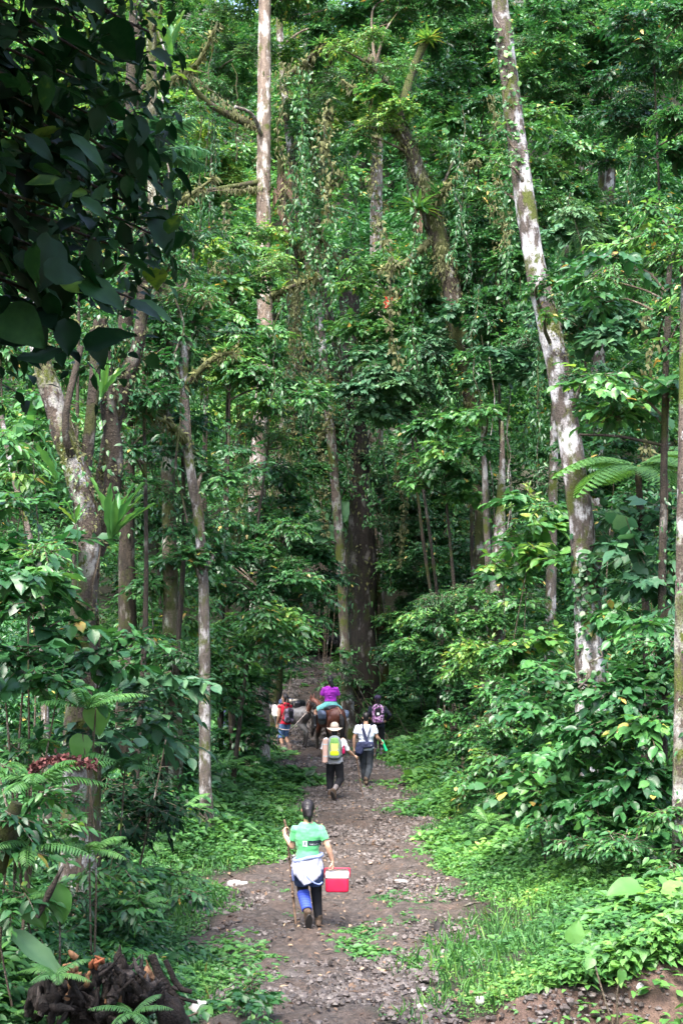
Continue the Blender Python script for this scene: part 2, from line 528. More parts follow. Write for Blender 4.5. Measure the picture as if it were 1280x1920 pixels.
def sprays(mb, pos, d, L, nl, leaf, tmpl, tint, tjit=0.12, twig=True, ang=58, droop=0.35, mat=0, twig_r=0.006):
    """leafy twigs: alternate leaves along a drooping axis; all sprays at once"""
    S = len(pos)
    if S == 0: return
    d = unit(d)
    L = np.broadcast_to(np.asarray(L, float), (S,))
    t = (np.arange(nl) + 0.6) / nl
    horiz = unit(np.cross(d, np.array([0, 0, 1.0]) + 0.001))
    T = t[None, :, None]
    ax = pos[:, None, :] + L[:, None, None] * (d[:, None, :] * T + np.array([0, 0, -1.0]) * (droop * T ** 2 * 0.5))
    sd_ = np.where(np.arange(nl) % 2 == 0, 1.0, -1.0)[None, :, None]
    a = R(ang) * (1 - 0.55 * t)[None, :, None]
    f = d[:, None, :] * np.cos(a) + horiz[:, None, :] * sd_ * np.sin(a)
    f = f + np.array([0, 0, -1.0]) * rng.uniform(0.05, 0.55, (S, nl, 1)) + rng.normal(0, .18, (S, nl, 3))
    upv = np.array([0, 0, 1.0]) + rng.normal(0, .33, (S, nl, 3))
    sz = np.broadcast_to(np.asarray(leaf, float).reshape(-1, 1), (S, nl)) * rng.uniform(.65, 1.2, (S, nl)) * (0.75 + 0.5 * np.sin(np.pi * t))[None]
    tn = (np.broadcast_to(np.asarray(tint, float).reshape(-1, 1), (S, nl)) + rng.normal(0, tjit, (S, nl)))
    old = rng.random((S, nl)) < 0.012
    tn = np.where(old, 0.99, np.clip(tn, 0.0, 0.93))
    put_leaves(mb, tmpl, ax.reshape(-1, 3), f.reshape(-1, 3), upv.reshape(-1, 3), sz.ravel(), tn.ravel(), rng.uniform(.85, 1.15, S * nl), mat)
    if twig:
        # triangular twig with 3 stations
        tt = np.array([0, .5, 1.0])
        c = pos[:, None, :] + L[:, None, None] * (d[:, None, :] * tt[None, :, None] + np.array([0, 0, -1.0]) * (droop * tt[None, :, None] ** 2 * .5))
        upx = np.cross(horiz, d)
        rr = (twig_r * np.array([1.2, .9, .35]))[None, :, None, None]
        aa = np.array([0, 2.1, 4.2])
        ring = horiz[:, None, None, :] * np.cos(aa)[None, None, :, None] + upx[:, None, None, :] * np.sin(aa)[None, None, :, None]
        V = (c[:, :, None, :] + rr * ring).reshape(-1, 3)
        q = []
        for k in range(2):
            for j in range(3):
                q.append([k * 3 + j, k * 3 + (j + 1) % 3, k * 3 + 3 + (j + 1) % 3, k * 3 + 3 + j])
        F = (np.arange(S)[:, None, None] * 9 + np.array(q)[None]).reshape(-1, 4)
        mb.add(V, F, 0.5, 1)

def crown_clump(mb, c, rad, n, leaf, tmpl, tint, L=None, nl=9, droop=0.35, twig=True, shell=0.45, mat=0):
    """a dome of sprays: denser outside and on top"""
    u = rand_dirs(n)
    u[:, 2] = np.where(u[:, 2] < -0.35, -u[:, 2] * 0.6, u[:, 2])
    r = shell + (1 - shell) * rng.random(n) ** 0.6
    pos = np.asarray(c) + u * r[:, None] * np.asarray(rad)
    d = u * np.array([1, 1, 0.35]) + np.array([0, 0, -0.12]) + rng.normal(0, .25, (n, 3))
    L = L or leaf * 3.6
    sprays(mb, pos - unit(d) * (L * 0.4), d, rng.uniform(.7, 1.2, n) * L, nl, leaf, tmpl, tint + rng.normal(0, .06, n), droop=droop, twig=twig, mat=mat)

DENS = 1.6
LEAF = 0.74
def mass(mb, px, py, rx, ry, Y, leaf, tmpl, tint, cover=3.2, sub=None, depth=1.0, L=None, nl=9, droop=0.35, twig=True, tjit=0.08, mat=0):
    """foliage filling an ellipse of the photograph at depth Y; broken into sub-clumps with gaps"""
    s = 1.0 / pxm(Y)
    RX, RY = rx * s * 1.12, ry * s * 1.12
    cover = cover * DENS
    c = P(px, py, Y)
    leaf = leaf * LEAF
    sub = sub or max(5, int(6.5 * max(RX, RY) ** 1.1 * min(RX, RY) ** 0.7))
    sub = min(sub, 44)
    area = math.pi * RX * RY
    nleaf = cover * area / (leaf * leaf * 0.26)
    per = max(3, int(nleaf / (sub * nl)))
    rr = math.sqrt(area / sub / math.pi) * 1.15
    cs = []
    for k in range(sub):
        best = None
        for _ in range(8):
            a, q = rng.uniform(0, 2 * np.pi), math.sqrt(rng.random()) * 0.86
            cand = c + np.array([RX * q * math.cos(a), rng.uniform(-depth, depth), RY * q * math.sin(a)])
            dmin = min([np.linalg.norm((cand - o) * np.array([1, .35, 1])) for o in cs], default=9)
            if best is None or dmin > best[0]: best = (dmin, cand)
        cs.append(best[1])
        rad = np.array([rr * rng.uniform(.8, 1.35), rr * rng.uniform(.7, 1.2), rr * rng.uniform(.55, .95)])
        lf, tp_ = leaf, tmpl
        if rng.random() < .38:                      # other species growing through
            lf = leaf * rng.choice([.6, .75, 1.25])
            tp_ = (T_MID, T_NARROW, T_ROUND)[rng.integers(3)]
        crown_clump(mb, best[1], rad, int(per * min(2.2, (leaf / lf) ** 1.6)), lf, tp_, tint + rng.normal(0, tjit * 1.3), L, nl, droop * rng.uniform(.5, 1.8), twig, mat=mat)
    return c, cs

def limb(mb, a, b, r0, r1, sag=0.15, sides=7, bumpy=0.12, mat=0, bend=0.3):
    a, b = np.asarray(a), np.asarray(b)
    m = (a + b) / 2 + rng.normal(0, bend * 0.25 * np.linalg.norm(b - a), 3) + np.array([0, 0, sag * np.linalg.norm(b - a)])
    return tube(mb, np.array([a, m, b]), [r0, (r0 + r1) / 2, r1], sides, bumpy, 5, step=0.18)

def pxpts(pts, Y):
    out = []
    for p in pts:
        out.append(P(p[0], p[1], p[2] if len(p) > 2 else Y))
    return np.array(out)

def to_ground(pt, lean=(0, 0)):
    q = np.array(pt, float) + np.array([lean[0], lean[1], 0])
    q[2] = Gz(q[0], q[1]) - 0.12
    return q

def off_path(q, m=1.7):
    q = np.array(q, float)
    c = float(interp(q[1], _py, _pc)); w = float(interp(q[1], _py, _pw))
    if abs(q[0] - c) < w + m:
        q[0] = c + (w + m) * (1 if q[0] > c else -1)
    return to_ground(q)

# ------------------------------------------------------------------ trees: trunk > crown, limbs
class Tree:
    def __init__(self, name, label, cat, pts, Y, widths, bark, group=None, sides=14, bump_=0.10, flare=1.35, ground=True, step=0.16, taper_top=None):
        """pts are photo pixels from top to bottom, widths their thickness in pixels"""
        p = pxpts(pts, Y)
        w = np.array([wd / pxm(pt[2] if len(pt) > 2 else Y) / 2 for pt, wd in zip(pts, widths)])
        if ground:
            b = p[-1] + (p[-1] - p[-2]) * 0.0
            g = to_ground(b)
            if b[2] - g[2] > 0.15:
                # carry on down along the trunk's own lean
                dirn = unit(p[-1] - p[-2]); dirn[2] = min(dirn[2], -0.4)
                t = (b[2] - g[2]) / -dirn[2]
                e = to_ground(b + dirn * t * np.array([.5, .5, 1]))
                p = np.vstack([p, e]); w = np.append(w, w[-1] * 1.15)
            else:
                p[-1, 2] = g[2]
            w[-1] *= flare
        self.p, self.w = p, w
        self.root = thing(name, label, cat, p[-1] + np.array([0, 0, 0.12]), group)
        mb = MB()
        self.tp, self.tr = tube(mb, p[::-1], w[::-1], sides, bump_, 2.2 / max(w.max(), .08) * .35, step=step, seed=int(rng.integers(99)))
        self.trunk = mb.build('trunk', bark, self.root)
        self.bark = bark
        self.crown = MB(); self.cmat = M_LEAF
        self.limbs = MB()
        self.has_crown = self.has_limbs = False
    def at(self, py):
        """point on the trunk nearest to that pixel row"""
        zs = np.array([P(640, py, q[1])[2] for q in self.tp])
        k = int(np.argmin(np.abs(zs - self.tp[:, 2])))
        return self.tp[k], self.tr[k]
    def branch(self, py, px1, py1, Y1, w0=10, w1=4, sag=0.12, own=True, bark=None, **k):
        a, r = self.at(py)
        b = P(px1, py1, Y1)
        mb = MB()
        s = 1 / pxm(Y1) / 2
        limb(mb, a, b, min(r * .8, w0 * s), w1 * s, sag, **k)
        mb.build('branch', bark or self.bark, self.root)
        return b
    def mass(self, px, py, rx, ry, Y, leaf, tmpl, tint, joined=True, **k):
        self.has_crown = True
        c, cs = mass(self.crown, px, py, rx, ry, Y, leaf, tmpl, tint, **k)
        if joined:
            zmax = self.tp[:, 2].max()
            for q in cs[::4]:
                tz = min(q[2] - 0.15, zmax)
                kk = int(np.argmin(np.abs(self.tp[:, 2] - (tz - 0.3))))
                a = self.tp[kk]
                if np.linalg.norm(a - q) < 7:
                    self.has_limbs = True
                    lm = MB()
                    limb(lm, a, q, min(self.tr[kk] * .5, .05), 0.012, 0.1, sides=5)
                    lm.build('limb', B_TWIG, self.root)
        return cs
    def done(self, mat=None):
        if self.has_crown:
            self.crown.build('crown', [mat or self.cmat, B_TWIG], self.root)
        return self.root

def climber(name, label, pts, rads, dens, leaf, tmpl, tint, mat, side=None, cat='climber', group=None, hang=0.0, spread=1.0):
    """small leaves clothing a trunk"""
    mb = MB()
    L = np.linalg.norm(np.diff(pts, axis=0), axis=1).sum()
    n = int(L * dens)
    k = rng.integers(0, len(pts), n)
    q = pts[k] + rng.normal(0, .04, (n, 3))
    cl = vnoise(q * np.array([3, 3, 1.3]), 1.0, 7)
    keep = cl > -0.25
    k, q = k[keep], q[keep]; n = len(k)
    a = rng.uniform(0, 2 * np.pi, n) if side is None else rng.normal(side, 0.8, n)
    o = np.stack([np.cos(a), np.sin(a), np.zeros(n)], -1)
    pos = q + o * (rads[k] * 0.97 + rng.random(n) ** 2 * 0.05 * spread)[:, None]
    fwd = o * 0.6 + rng.normal(0, .45, (n, 3)) + np.array([0, 0, -0.5 - hang])
    put_leaves(mb, tmpl, pos, fwd, o + np.array([0, 0, .7]), leaf * rng.uniform(.5, 1.3, n), np.clip(tint + rng.normal(0, .14, n), 0, .95))
    # its stem runs up the bark
    sp = pts[:: max(1, len(pts) // 14)]
    sr = rads[:: max(1, len(pts) // 14)]
    aa = (side if side is not None else 0.4) + 0.5 * np.sin(np.arange(len(sp)) * 1.3)
    stem = sp + np.stack([np.cos(aa), np.sin(aa), np.zeros(len(sp))], -1) * (sr * 1.06)[:, None]
    tube(mb, stem, np.full(len(stem), 0.012), 5, 0.1, 8, step=0.12, mat=1)
    b = stem[0]
    t = thing(name, label, cat, b, group)
    mb.build('foliage', [mat, B_TWIG], t)
    return t

def rosette(name, label, c, n, length, tmpl, tint, mat, up=0.6, width=1.0, tj=.12, cat='epiphyte', group=None, lean=(0, 0, 0), dead=0, flat=1.0, rng_=(.55, -.45)):
    t = thing(name, label, cat, c, group)
    mb = MB()
    a = np.arange(n) * 2.399 + rng.uniform(0, 6)
    el = np.linspace(up + rng_[0], up + rng_[1], n) + rng.normal(0, .1, n)
    fwd = np.stack([np.cos(a) * np.cos(el), np.sin(a) * np.cos(el) * flat, np.sin(el)], -1) + np.array(lean)
    pos = np.asarray(c) + fwd * 0.02
    put_leaves(mb, tmpl, pos, fwd, np.array([0, 0, 1.0]) + rng.normal(0, .12, (n, 3)) - fwd * .2, length * rng.uniform(.7, 1.15, n), np.clip(tint + rng.normal(0, tj, n), 0, .95), width)
    mb.build('leaves', mat, t)
    if dead:
        md = MB()
        a = rng.uniform(0, 6.28, dead)
        f = np.stack([np.cos(a) * .35, np.sin(a) * .35, -np.ones(dead)], -1) + rng.normal(0, .08, (dead, 3))
        put_leaves(md, tmpl, np.asarray(c) + rng.normal(0, .02, (dead, 3)), f, np.stack([np.cos(a), np.sin(a), 0 * a], -1), length * rng.uniform(.6, 1.1, dead), rng.uniform(.3, .9, dead), width * .8)
        md.build('dead_leaves', M_DRY, t)
    return t

def frond(mb, base, d, length, nleaf=22, lw=0.16, droop=0.5, tint=.5, tmpl=None, mat=0, tw=0.0, rr=0.008, taper=True):
    """pinnate fern or palm frond"""
    d, s, u = frame_from(d)
    t = np.linspace(0.12, 1, nleaf)
    ax = lambda q: base + length * (d * q[:, None] + np.array([0, 0, -1.0]) * (droop * q ** 2)[:, None] * 0.6)
    pts = ax(np.linspace(0, 1, 8))
    tube(mb, pts, np.linspace(rr, rr * .3, 8), 4, 0, tint=tint, mat=mat, caps=False)
    c = ax(t)
    tan = unit(np.gradient(c, axis=0))
    prof = (np.sin(np.pi * (0.12 + 0.86 * t)) ** 0.6 if taper else np.ones(nleaf)) * lw
    for sg in (1, -1):
        f = s * sg + tan * 0.45 + np.array([0, 0, -0.25]) + rng.normal(0, .06, (nleaf, 3))
        put_leaves(mb, tmpl or T_NARROW, c, f, np.cross(tan, s * -1) + 0.0 * c, prof, np.clip(tint + rng.normal(0, .07, nleaf), 0, .93), 0.75, mat)

def fern(name, label, c, n, length, tint, mat, cat='fern', up=0.7, lw=0.2, nleaf=18, group=None, droop=.7, lean=(0, 0, 0)):
    t = thing(name, label, cat, c, group)
    mb = MB()
    for k in range(n):
        a = k * 2.399 + rng.uniform(0, .5)
        el = up + rng.uniform(-.3, .3)
        d = np.array([math.cos(a) * math.cos(el), math.sin(a) * math.cos(el), math.sin(el)]) + np.array(lean)
        frond(mb, np.asarray(c, float), d, length * rng.uniform(.75, 1.1), nleaf, lw * length, droop, tint + rng.normal(0, .06))
    mb.build('fronds', mat, t)
    return t

def shrub(name, label, parts, tmpl, leaf, tint, mat=None, cat='shrub', group=None, stems=3, **k):
    """parts: list of (px, py, rx, ry, Y) ellipses; trees carry them on one thin trunk, shrubs on stems from the soil"""
    px, py, rx, ry, Y = parts[0]
    c = P(px, py, Y)
    g = off_path(c + np.array([rng.uniform(-.3, .3), 0.2, 0])); g[2] += .12
    t = thing(name, label, cat, g, group)
    mb = MB()
    allc = []
    for (px, py, rx, ry, Y) in parts:
        _, cs = mass(mb, px, py, rx, ry, Y, leaf, tmpl, tint, **k)
        allc += cs
    if cat != 'tree':
        # lower leaves down to the soil
        low = max(parts, key=lambda p: p[1] + p[3])
        gy = 1190 + (CAM_Z - Gz(P(low[0], low[1], low[4])[0], low[4])) * pxm(low[4])
        y0 = low[1] + low[3]
        if gy > y0 + 15 and gy - y0 < 400 and float(path_edge(*P(low[0] - low[2], 1190, low[4])[:2])) > .9 and float(path_edge(*P(low[0] + low[2], 1190, low[4])[:2])) > .9:
            _, cs = mass(mb, low[0], (y0 + gy) / 2 - 10, low[2] * .9, (gy - y0) / 2 + 14, low[4], leaf, tmpl, tint - .04, **k)
    mb.build('crown' if cat == 'tree' else 'foliage', [mat or M_LEAF, B_TWIG], t)
    if cat == 'tree':
        tm = MB()
        top = c + np.array([0, .3, -.1])
        tp, tr = tube(tm, np.array([g - [0, 0, .12], g + (top - g) * .5 + rng.normal(0, .15, 3) * [1, 1, 0], top]), [.06, .045, .022], 8, .2, 5, step=.2)
        tm.build('trunk', B_DARK, t)
        for q in allc[:: max(1, len(allc) // 5)]:
            if np.linalg.norm(q - top) > 5: continue
            kk = int(np.argmin(np.abs(tp[:, 2] - min(q[2] - .25, top[2]))))
            lm = MB(); limb(lm, tp[kk], q, .028, .008, .08, sides=5, bend=.2); lm.build('limb', B_TWIG, t)
    else:
        low = sorted(allc, key=lambda q: q[2])
        for q in low[:: max(1, len(low) // stems)][:stems]:
            lm = MB(); limb(lm, to_ground(g + (q - g) * np.array([.5, .5, 0])), q, .02, .008, -.05, sides=5, bend=.15); lm.build('stem', B_TWIG, t)
    return t

def strand(name, label, px, py0, py1, Y, r=0.012, dx=0, mat=None, cat='liana', group=None, leafy=0, wob=0.06, tint=.5, leaf=.1):
    a, b = P(px, py0, Y), P(px + dx, py1, Y)
    n = 9
    t = np.linspace(0, 1, n)
    pts = a[None] * (1 - t[:, None]) + b[None] * t[:, None] + rng.normal(0, wob, (n, 3)) * np.array([1, 1, 0])
    th = thing(name, label, cat, b, group)
    mb = MB()
    pts, _ = tube(mb, pts, np.full(n, r), 6, 0.25, 6, step=0.15)
    mb.build('stem', mat or B_TWIG, th)
    if leafy:
        ml = MB()
        k = rng.integers(0, len(pts), leafy)
        put_leaves(ml, T_MID, pts[k], rng.normal(0, .6, (leafy, 3)) + np.array([0, 0, -.6]), rng.normal(0, .4, (leafy, 3)) + np.array([0, -.2, 1]), leaf * rng.uniform(.6, 1.3, leafy), np.clip(tint + rng.normal(0, .15, leafy), 0, .95))
        ml.build('leaves', M_LEAF, th)
    return th
# ------------------------------------------------------------------ far wood and undergrowth masses (uncountable)
def far_wood():
    mb = MB()
    r = rng
    n = 620
    x = r.uniform(-34, 34, n); y = r.uniform(67, 112, n)
    for k in range(n):
        if abs(x[k]) > y[k] * 0.32: continue
        g = Gz(x[k], y[k])
        h = r.uniform(1.0, 9.0)
        rad = np.array([r.uniform(1.8, 3.4), r.uniform(1.5, 2.6), r.uniform(1.4, 2.8)])
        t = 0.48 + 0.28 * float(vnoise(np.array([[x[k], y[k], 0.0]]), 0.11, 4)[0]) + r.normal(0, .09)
        if x[k] < 0.5 and x[k] > -5 and g > 16: t += .22  # raised leaf tint imitates light falling on the middle of the hillside
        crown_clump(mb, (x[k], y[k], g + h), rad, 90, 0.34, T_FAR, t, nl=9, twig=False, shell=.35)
    o = mb.build('distant_forest', [M_FAR, B_TWIG])
    tag(o, 'dense wooded hillside of mixed green crowns closing the view behind the trees', 'forest', kind='stuff')
    mb = MB()
    n = 430
    for k in range(n):
        yy = r.uniform(44, 66); xx = r.uniform(-14, 14)
        c_ = float(interp(yy, _py, _pc))
        hmax = 13 if abs(xx - c_) > 3 else 0
        if yy < 49 and -2.5 < xx - c_ < 5.2: continue
        z = Gz(xx, yy) + (r.uniform(.3, 17) if abs(xx - c_) > 2.6 else r.uniform(4.5, 17))
        rad = np.array([r.uniform(.9, 1.8), r.uniform(.8, 1.5), r.uniform(.7, 1.5)])
        t = 0.42 + 0.25 * float(vnoise(np.array([[xx, yy, z]]), 0.16, 8)[0]) + r.normal(0, .08)
        crown_clump(mb, (xx, yy, z), rad, 52, 0.22, T_FAR, t, nl=9, twig=False, shell=.35)
    o = mb.build('understory_foliage', [M_FAR, B_TWIG])
    tag(o, 'dark tangled understory leaves filling the spaces between the far trunks', 'undergrowth', kind='stuff')
    mb = MB()
    n = 620
    for k in range(n):
        yy = 19 + 27 * r.random(); sg = 1 if r.random() < .5 else -1
        c_ = float(interp(yy, _py, _pc)); w_ = float(interp(yy, _py, _pw))
        m0 = 2.6 if sg > 0 else (2.2 if yy > 26 else 2.0)
        dx = m0 + 6.5 * r.random() ** 1.2
        xx = c_ + sg * (w_ + dx)
        if abs(xx) > yy * .25 + 1: continue
        h = r.uniform(.1, min(.5 + .5 * (dx - m0), 2.4))
        rad = np.array([r.uniform(.35, .75), r.uniform(.35, .7), r.uniform(.3, .55)])
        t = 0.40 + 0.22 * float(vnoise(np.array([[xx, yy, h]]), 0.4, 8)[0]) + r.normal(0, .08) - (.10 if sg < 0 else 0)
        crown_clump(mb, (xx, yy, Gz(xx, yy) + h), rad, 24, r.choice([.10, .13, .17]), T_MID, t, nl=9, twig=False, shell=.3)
    for k in range(260):
        yy = 12.9 + 6.6 * r.random(); xx = -1.95 - .1 * (yy - 13) * (yy > 17) - 3.2 * r.random() ** 1.1
        if abs(xx) > yy * .25 + .6: continue
        if yy < 13.6 and xx > -3.3: continue
        h = r.uniform(.05, .25 + .35 * min(1.6, -1.9 - xx))
        rad = np.array([r.uniform(.22, .45), r.uniform(.22, .4), r.uniform(.16, .34)])
        crown_clump(mb, (xx, yy, Gz(xx, yy) + h), rad, 22, r.choice([.07, .09, .12]), (T_MID, T_NARROW)[k % 2], .34 + r.normal(0, .1), nl=9, twig=False, shell=.3)
    for k in range(420):
        yy = r.uniform(25, 62); sg = 1 if r.random() < .5 else -1
        c_ = float(interp(yy, _py, _pc)); w_ = float(interp(yy, _py, _pw))
        xx = c_ + sg * (w_ + r.uniform(2.2, 13))
        if abs(xx) > yy * .26 + 1 or (yy < 49 and -2.5 < xx - c_ < 3.4 and yy > 40): continue
        crown_clump(mb, (xx, yy, Gz(xx, yy) + r.uniform(0, .5)), np.array([.9, .8, .45]), 22, .17, T_MID, .36 + r.normal(0, .1), nl=9, twig=False, shell=.2)
    o = mb.build('verge_undergrowth', [M_LEAF, B_TWIG])
    tag(o, 'knee to head high leafy undergrowth crowding the slopes beside the track', 'undergrowth', kind='stuff')
far_wood()

# ------------------------------------------------------------------ the big trees
def tree_leaning_white():
    t = Tree('leaning_tree', 'tall leaning trunk of white and dark mottled bark standing over the bushes', 'tree',
             [(925, -130), (936, 0), (952, 130), (968, 260), (985, 390), (1003, 500), (1030, 620), (1054, 740), (1072, 850), (1086, 960), (1094, 1060), (1102, 1180)], 24,
             [31, 33, 34, 36, 38, 40, 42, 43, 44, 45, 47, 51], B_LEAN, sides=18, bump_=.07)
    t.mass(900, -190, 200, 110, 24.5, .22, T_MID, .5, cover=2.0)
    t.mass(1010, 570, 34, 40, 23.4, .13, T_MID, .48, cover=1.5)
    t.mass(1108, 720, 34, 60, 23.2, .13, T_MID, .44, cover=1.5)
    t.mass(950, 300, 26, 60, 23.4, .11, T_MID, .5, cover=1.3)
    t.done()
    p, r = t.tp, t.tr
    lo = p[:, 2] < P(0, 1000, 24)[2]
    climber('climbing_vine', 'small leaved vine clothing the foot of the leaning white trunk', p[lo], r[lo], 260, .10, T_ROUND, .42, M_LEAF, spread=2.5)
    a, b = P(0, 330, 24)[2], P(0, 20, 24)[2]
    hi = (p[:, 2] > a) & (p[:, 2] < b)
    climber('climbing_vine', 'sparse bright vine running up the top of the leaning white trunk', p[hi], r[hi], 70, .09, T_ROUND, .62, M_LEAF, side=-2.2, spread=2)
    a, b = P(0, 760, 24)[2], P(0, 480, 24)[2]
    mi = (p[:, 2] > a) & (p[:, 2] < b)
    climber('moss_growth', 'green moss along the underside of the leaning white trunk', p[mi], r[mi], 240, .06, T_FAR, .35, M_MOSSY, side=-0.5, cat='moss', spread=1.3)
tree_leaning_white()

def tree_straight_pale():
    t = Tree('straight_tree', 'straight pale brown trunk with peeling bark rising to the top of the forest', 'tree',
             [(496, -60), (496, 60), (495, 200), (494, 330), (494, 480), (497, 600), (497, 700), (488, 800), (482, 900), (481, 985), (481, 1120)], 38,
             [22, 25, 26, 27, 29, 31, 31, 30, 32, 33, 36], B_PALE, sides=14, bump_=.09)
    t.branch(345, 348, 362, 37, 12, 5, -0.02, bark=B_MOSS)
    t.branch(250, 330, 120, 37.2, 18, 7, 0.02, bark=B_MOSS)
    t.branch(262, 440, 200, 37.0, 9, 6, 0.0, bark=B_GREY)
    t.mass(600, -70, 210, 110, 39, .2, T_MID, .5)
    t.done()
    p, r = t.tp, t.tr
    for lab, a, b, d in (('brown moss tufts round the straight pale trunk at the broken mossy limb', 400, 290, 120), ('moss patch on the foot of the straight pale trunk', 960, 850, 90)):
        s = (p[:, 2] > P(0, a, 38)[2]) & (p[:, 2] < P(0, b, 38)[2])
        climber('moss_growth', lab, p[s], r[s], d, .10, T_FAR, .4, M_MOSSY, cat='moss', spread=2)
    for lab, q0, q1 in (('shaggy moss hanging from the slanting limb of the straight pale trunk', (345, 132, 37.2), (484, 246, 37.8)), ('moss hanging along the level limb of the straight pale trunk', (350, 360, 37), (488, 352, 37.8))):
        tt = np.linspace(0, 1, 24)[:, None]
        ln = P(*q0) * (1 - tt) + P(*q1) * tt
        climber('moss_growth', lab, ln, np.full(24, .09), 170, .13, T_NARROW, .35, M_MOSSY, cat='moss', spread=3, hang=.9)
tree_straight_pale()

def tree_thin_pale():
    t = Tree('slender_tree', 'slender curving grey white trunk beside the straight pale one', 'tree',
             [(524, -20), (525, 70), (534, 180), (545, 280), (556, 370), (572, 460), (590, 560), (604, 660), (614, 760), (624, 860), (632, 960), (639, 1070), (645, 1180), (650, 1290)], 43,
             [13, 14, 15, 16, 16, 18, 18, 18, 17, 17, 18, 18, 19, 22], B_WHITE, sides=10)
    t.mass(610, 60, 70, 90, 44, .2, T_MID, .45)
    t.done()
tree_thin_pale()

def tree_dark_centre():
    t = Tree('dark_tree', 'thick dark mossy tree trunk at the bend of the track behind the rider', 'tree',
             [(655, 470), (655, 600), (660, 720), (668, 840), (676, 940), (680, 1060), (680, 1180), (680, 1335)], 44.5,
             [34, 36, 40, 44, 48, 52, 56, 66], B_BLACK, sides=16, bump_=.14)
    t.branch(760, 610, 540, 44.2, 16, 9, 0.1, bark=B_BLACK)
    t.branch(860, 590, 810, 44.5, 12, 6, 0.15, bark=B_MOSS)
    t.mass(590, 860, 50, 90, 44.5, .16, T_NARROW, .30, cover=2.4)
    t.mass(625, 760, 70, 90, 45, .17, T_NARROW, .34, cover=2.4)
    t.mass(755, 905, 80, 55, 45, .18, T_MID, .24)
    t.done()
    p, r = t.tp, t.tr
    s = p[:, 2] < P(0, 1120, 46)[2]
    climber('climbing_vine', 'leafy climber hanging on the foot of the dark tree behind the rider', p[s], r[s], 80, .19, T_NARROW, .52, M_LEAF, spread=3, hang=.5)
    s = (p[:, 2] < P(0, 620, 46)[2]) & ~s
    climber('moss_growth', 'ragged brown moss coating the upper part of the dark tree', p[s], r[s], 110, .14, T_FAR, .3, M_MOSSY, cat='moss', spread=3, hang=.6)
tree_dark_centre()

def tree_mossy_leaning():
    t = Tree('mossy_tree', 'dark leaning trunk hung with moss and bromeliads between the slender and the leaning white tree', 'tree',
             [(690, 110), (728, 170), (752, 235), (775, 300), (796, 365), (815, 430), (836, 500), (852, 570), (868, 660), (882, 740), (895, 860), (905, 980)], 36,
             [14, 18, 24, 30, 34, 36, 36, 34, 32, 30, 30, 32], B_MOSS, sides=12, bump_=.18)
    t.branch(250, 660, 235, 35.5, 12, 6, .05, bark=B_MOSS)
    t.branch(440, 850, 300, 36.5, 9, 5, -.05, bark=B_MOSS)
    t.branch(230, 805, 60, 36.5, 20, 16, 0.0, bark=B_MOSS)
    t.mass(735, 225, 90, 55, 35.5, .15, T_NARROW, .66, cover=2.2)
    t.mass(690, 120, 70, 60, 36, .16, T_NARROW, .62, cover=2.2)
    t.mass(800, 20, 110, 60, 37, .2, T_MID, .42)
    t.done()
    p, r = t.tp, t.tr
    climber('moss_growth', 'hanging moss and small ferns on the dark leaning trunk', p, r, 260, .13, T_NARROW, .35, M_MOSSY, cat='moss', spread=3.5, hang=.7)
    rosette('bromeliad', 'large spiky bromeliad with dead brown leaves hanging under it on the leaning mossy trunk', P(783, 392, 35.6), 46, .62, T_STRAP, .72, M_LEAF, .35, .8, dead=26)
    rosette('bromeliad', 'smaller spiky bromeliad on the upper side of the leaning mossy trunk', P(826, 372, 35.8), 30, .5, T_STRAP, .55, M_LEAF, .5, .8)
    rosette('bromeliad', 'bright yellow green star shaped bromeliad high among the dark branches', P(802, 74, 36.2), 34, .42, T_STRAP, .88, M_LEAF, .45, 1.0)
tree_mossy_leaning()

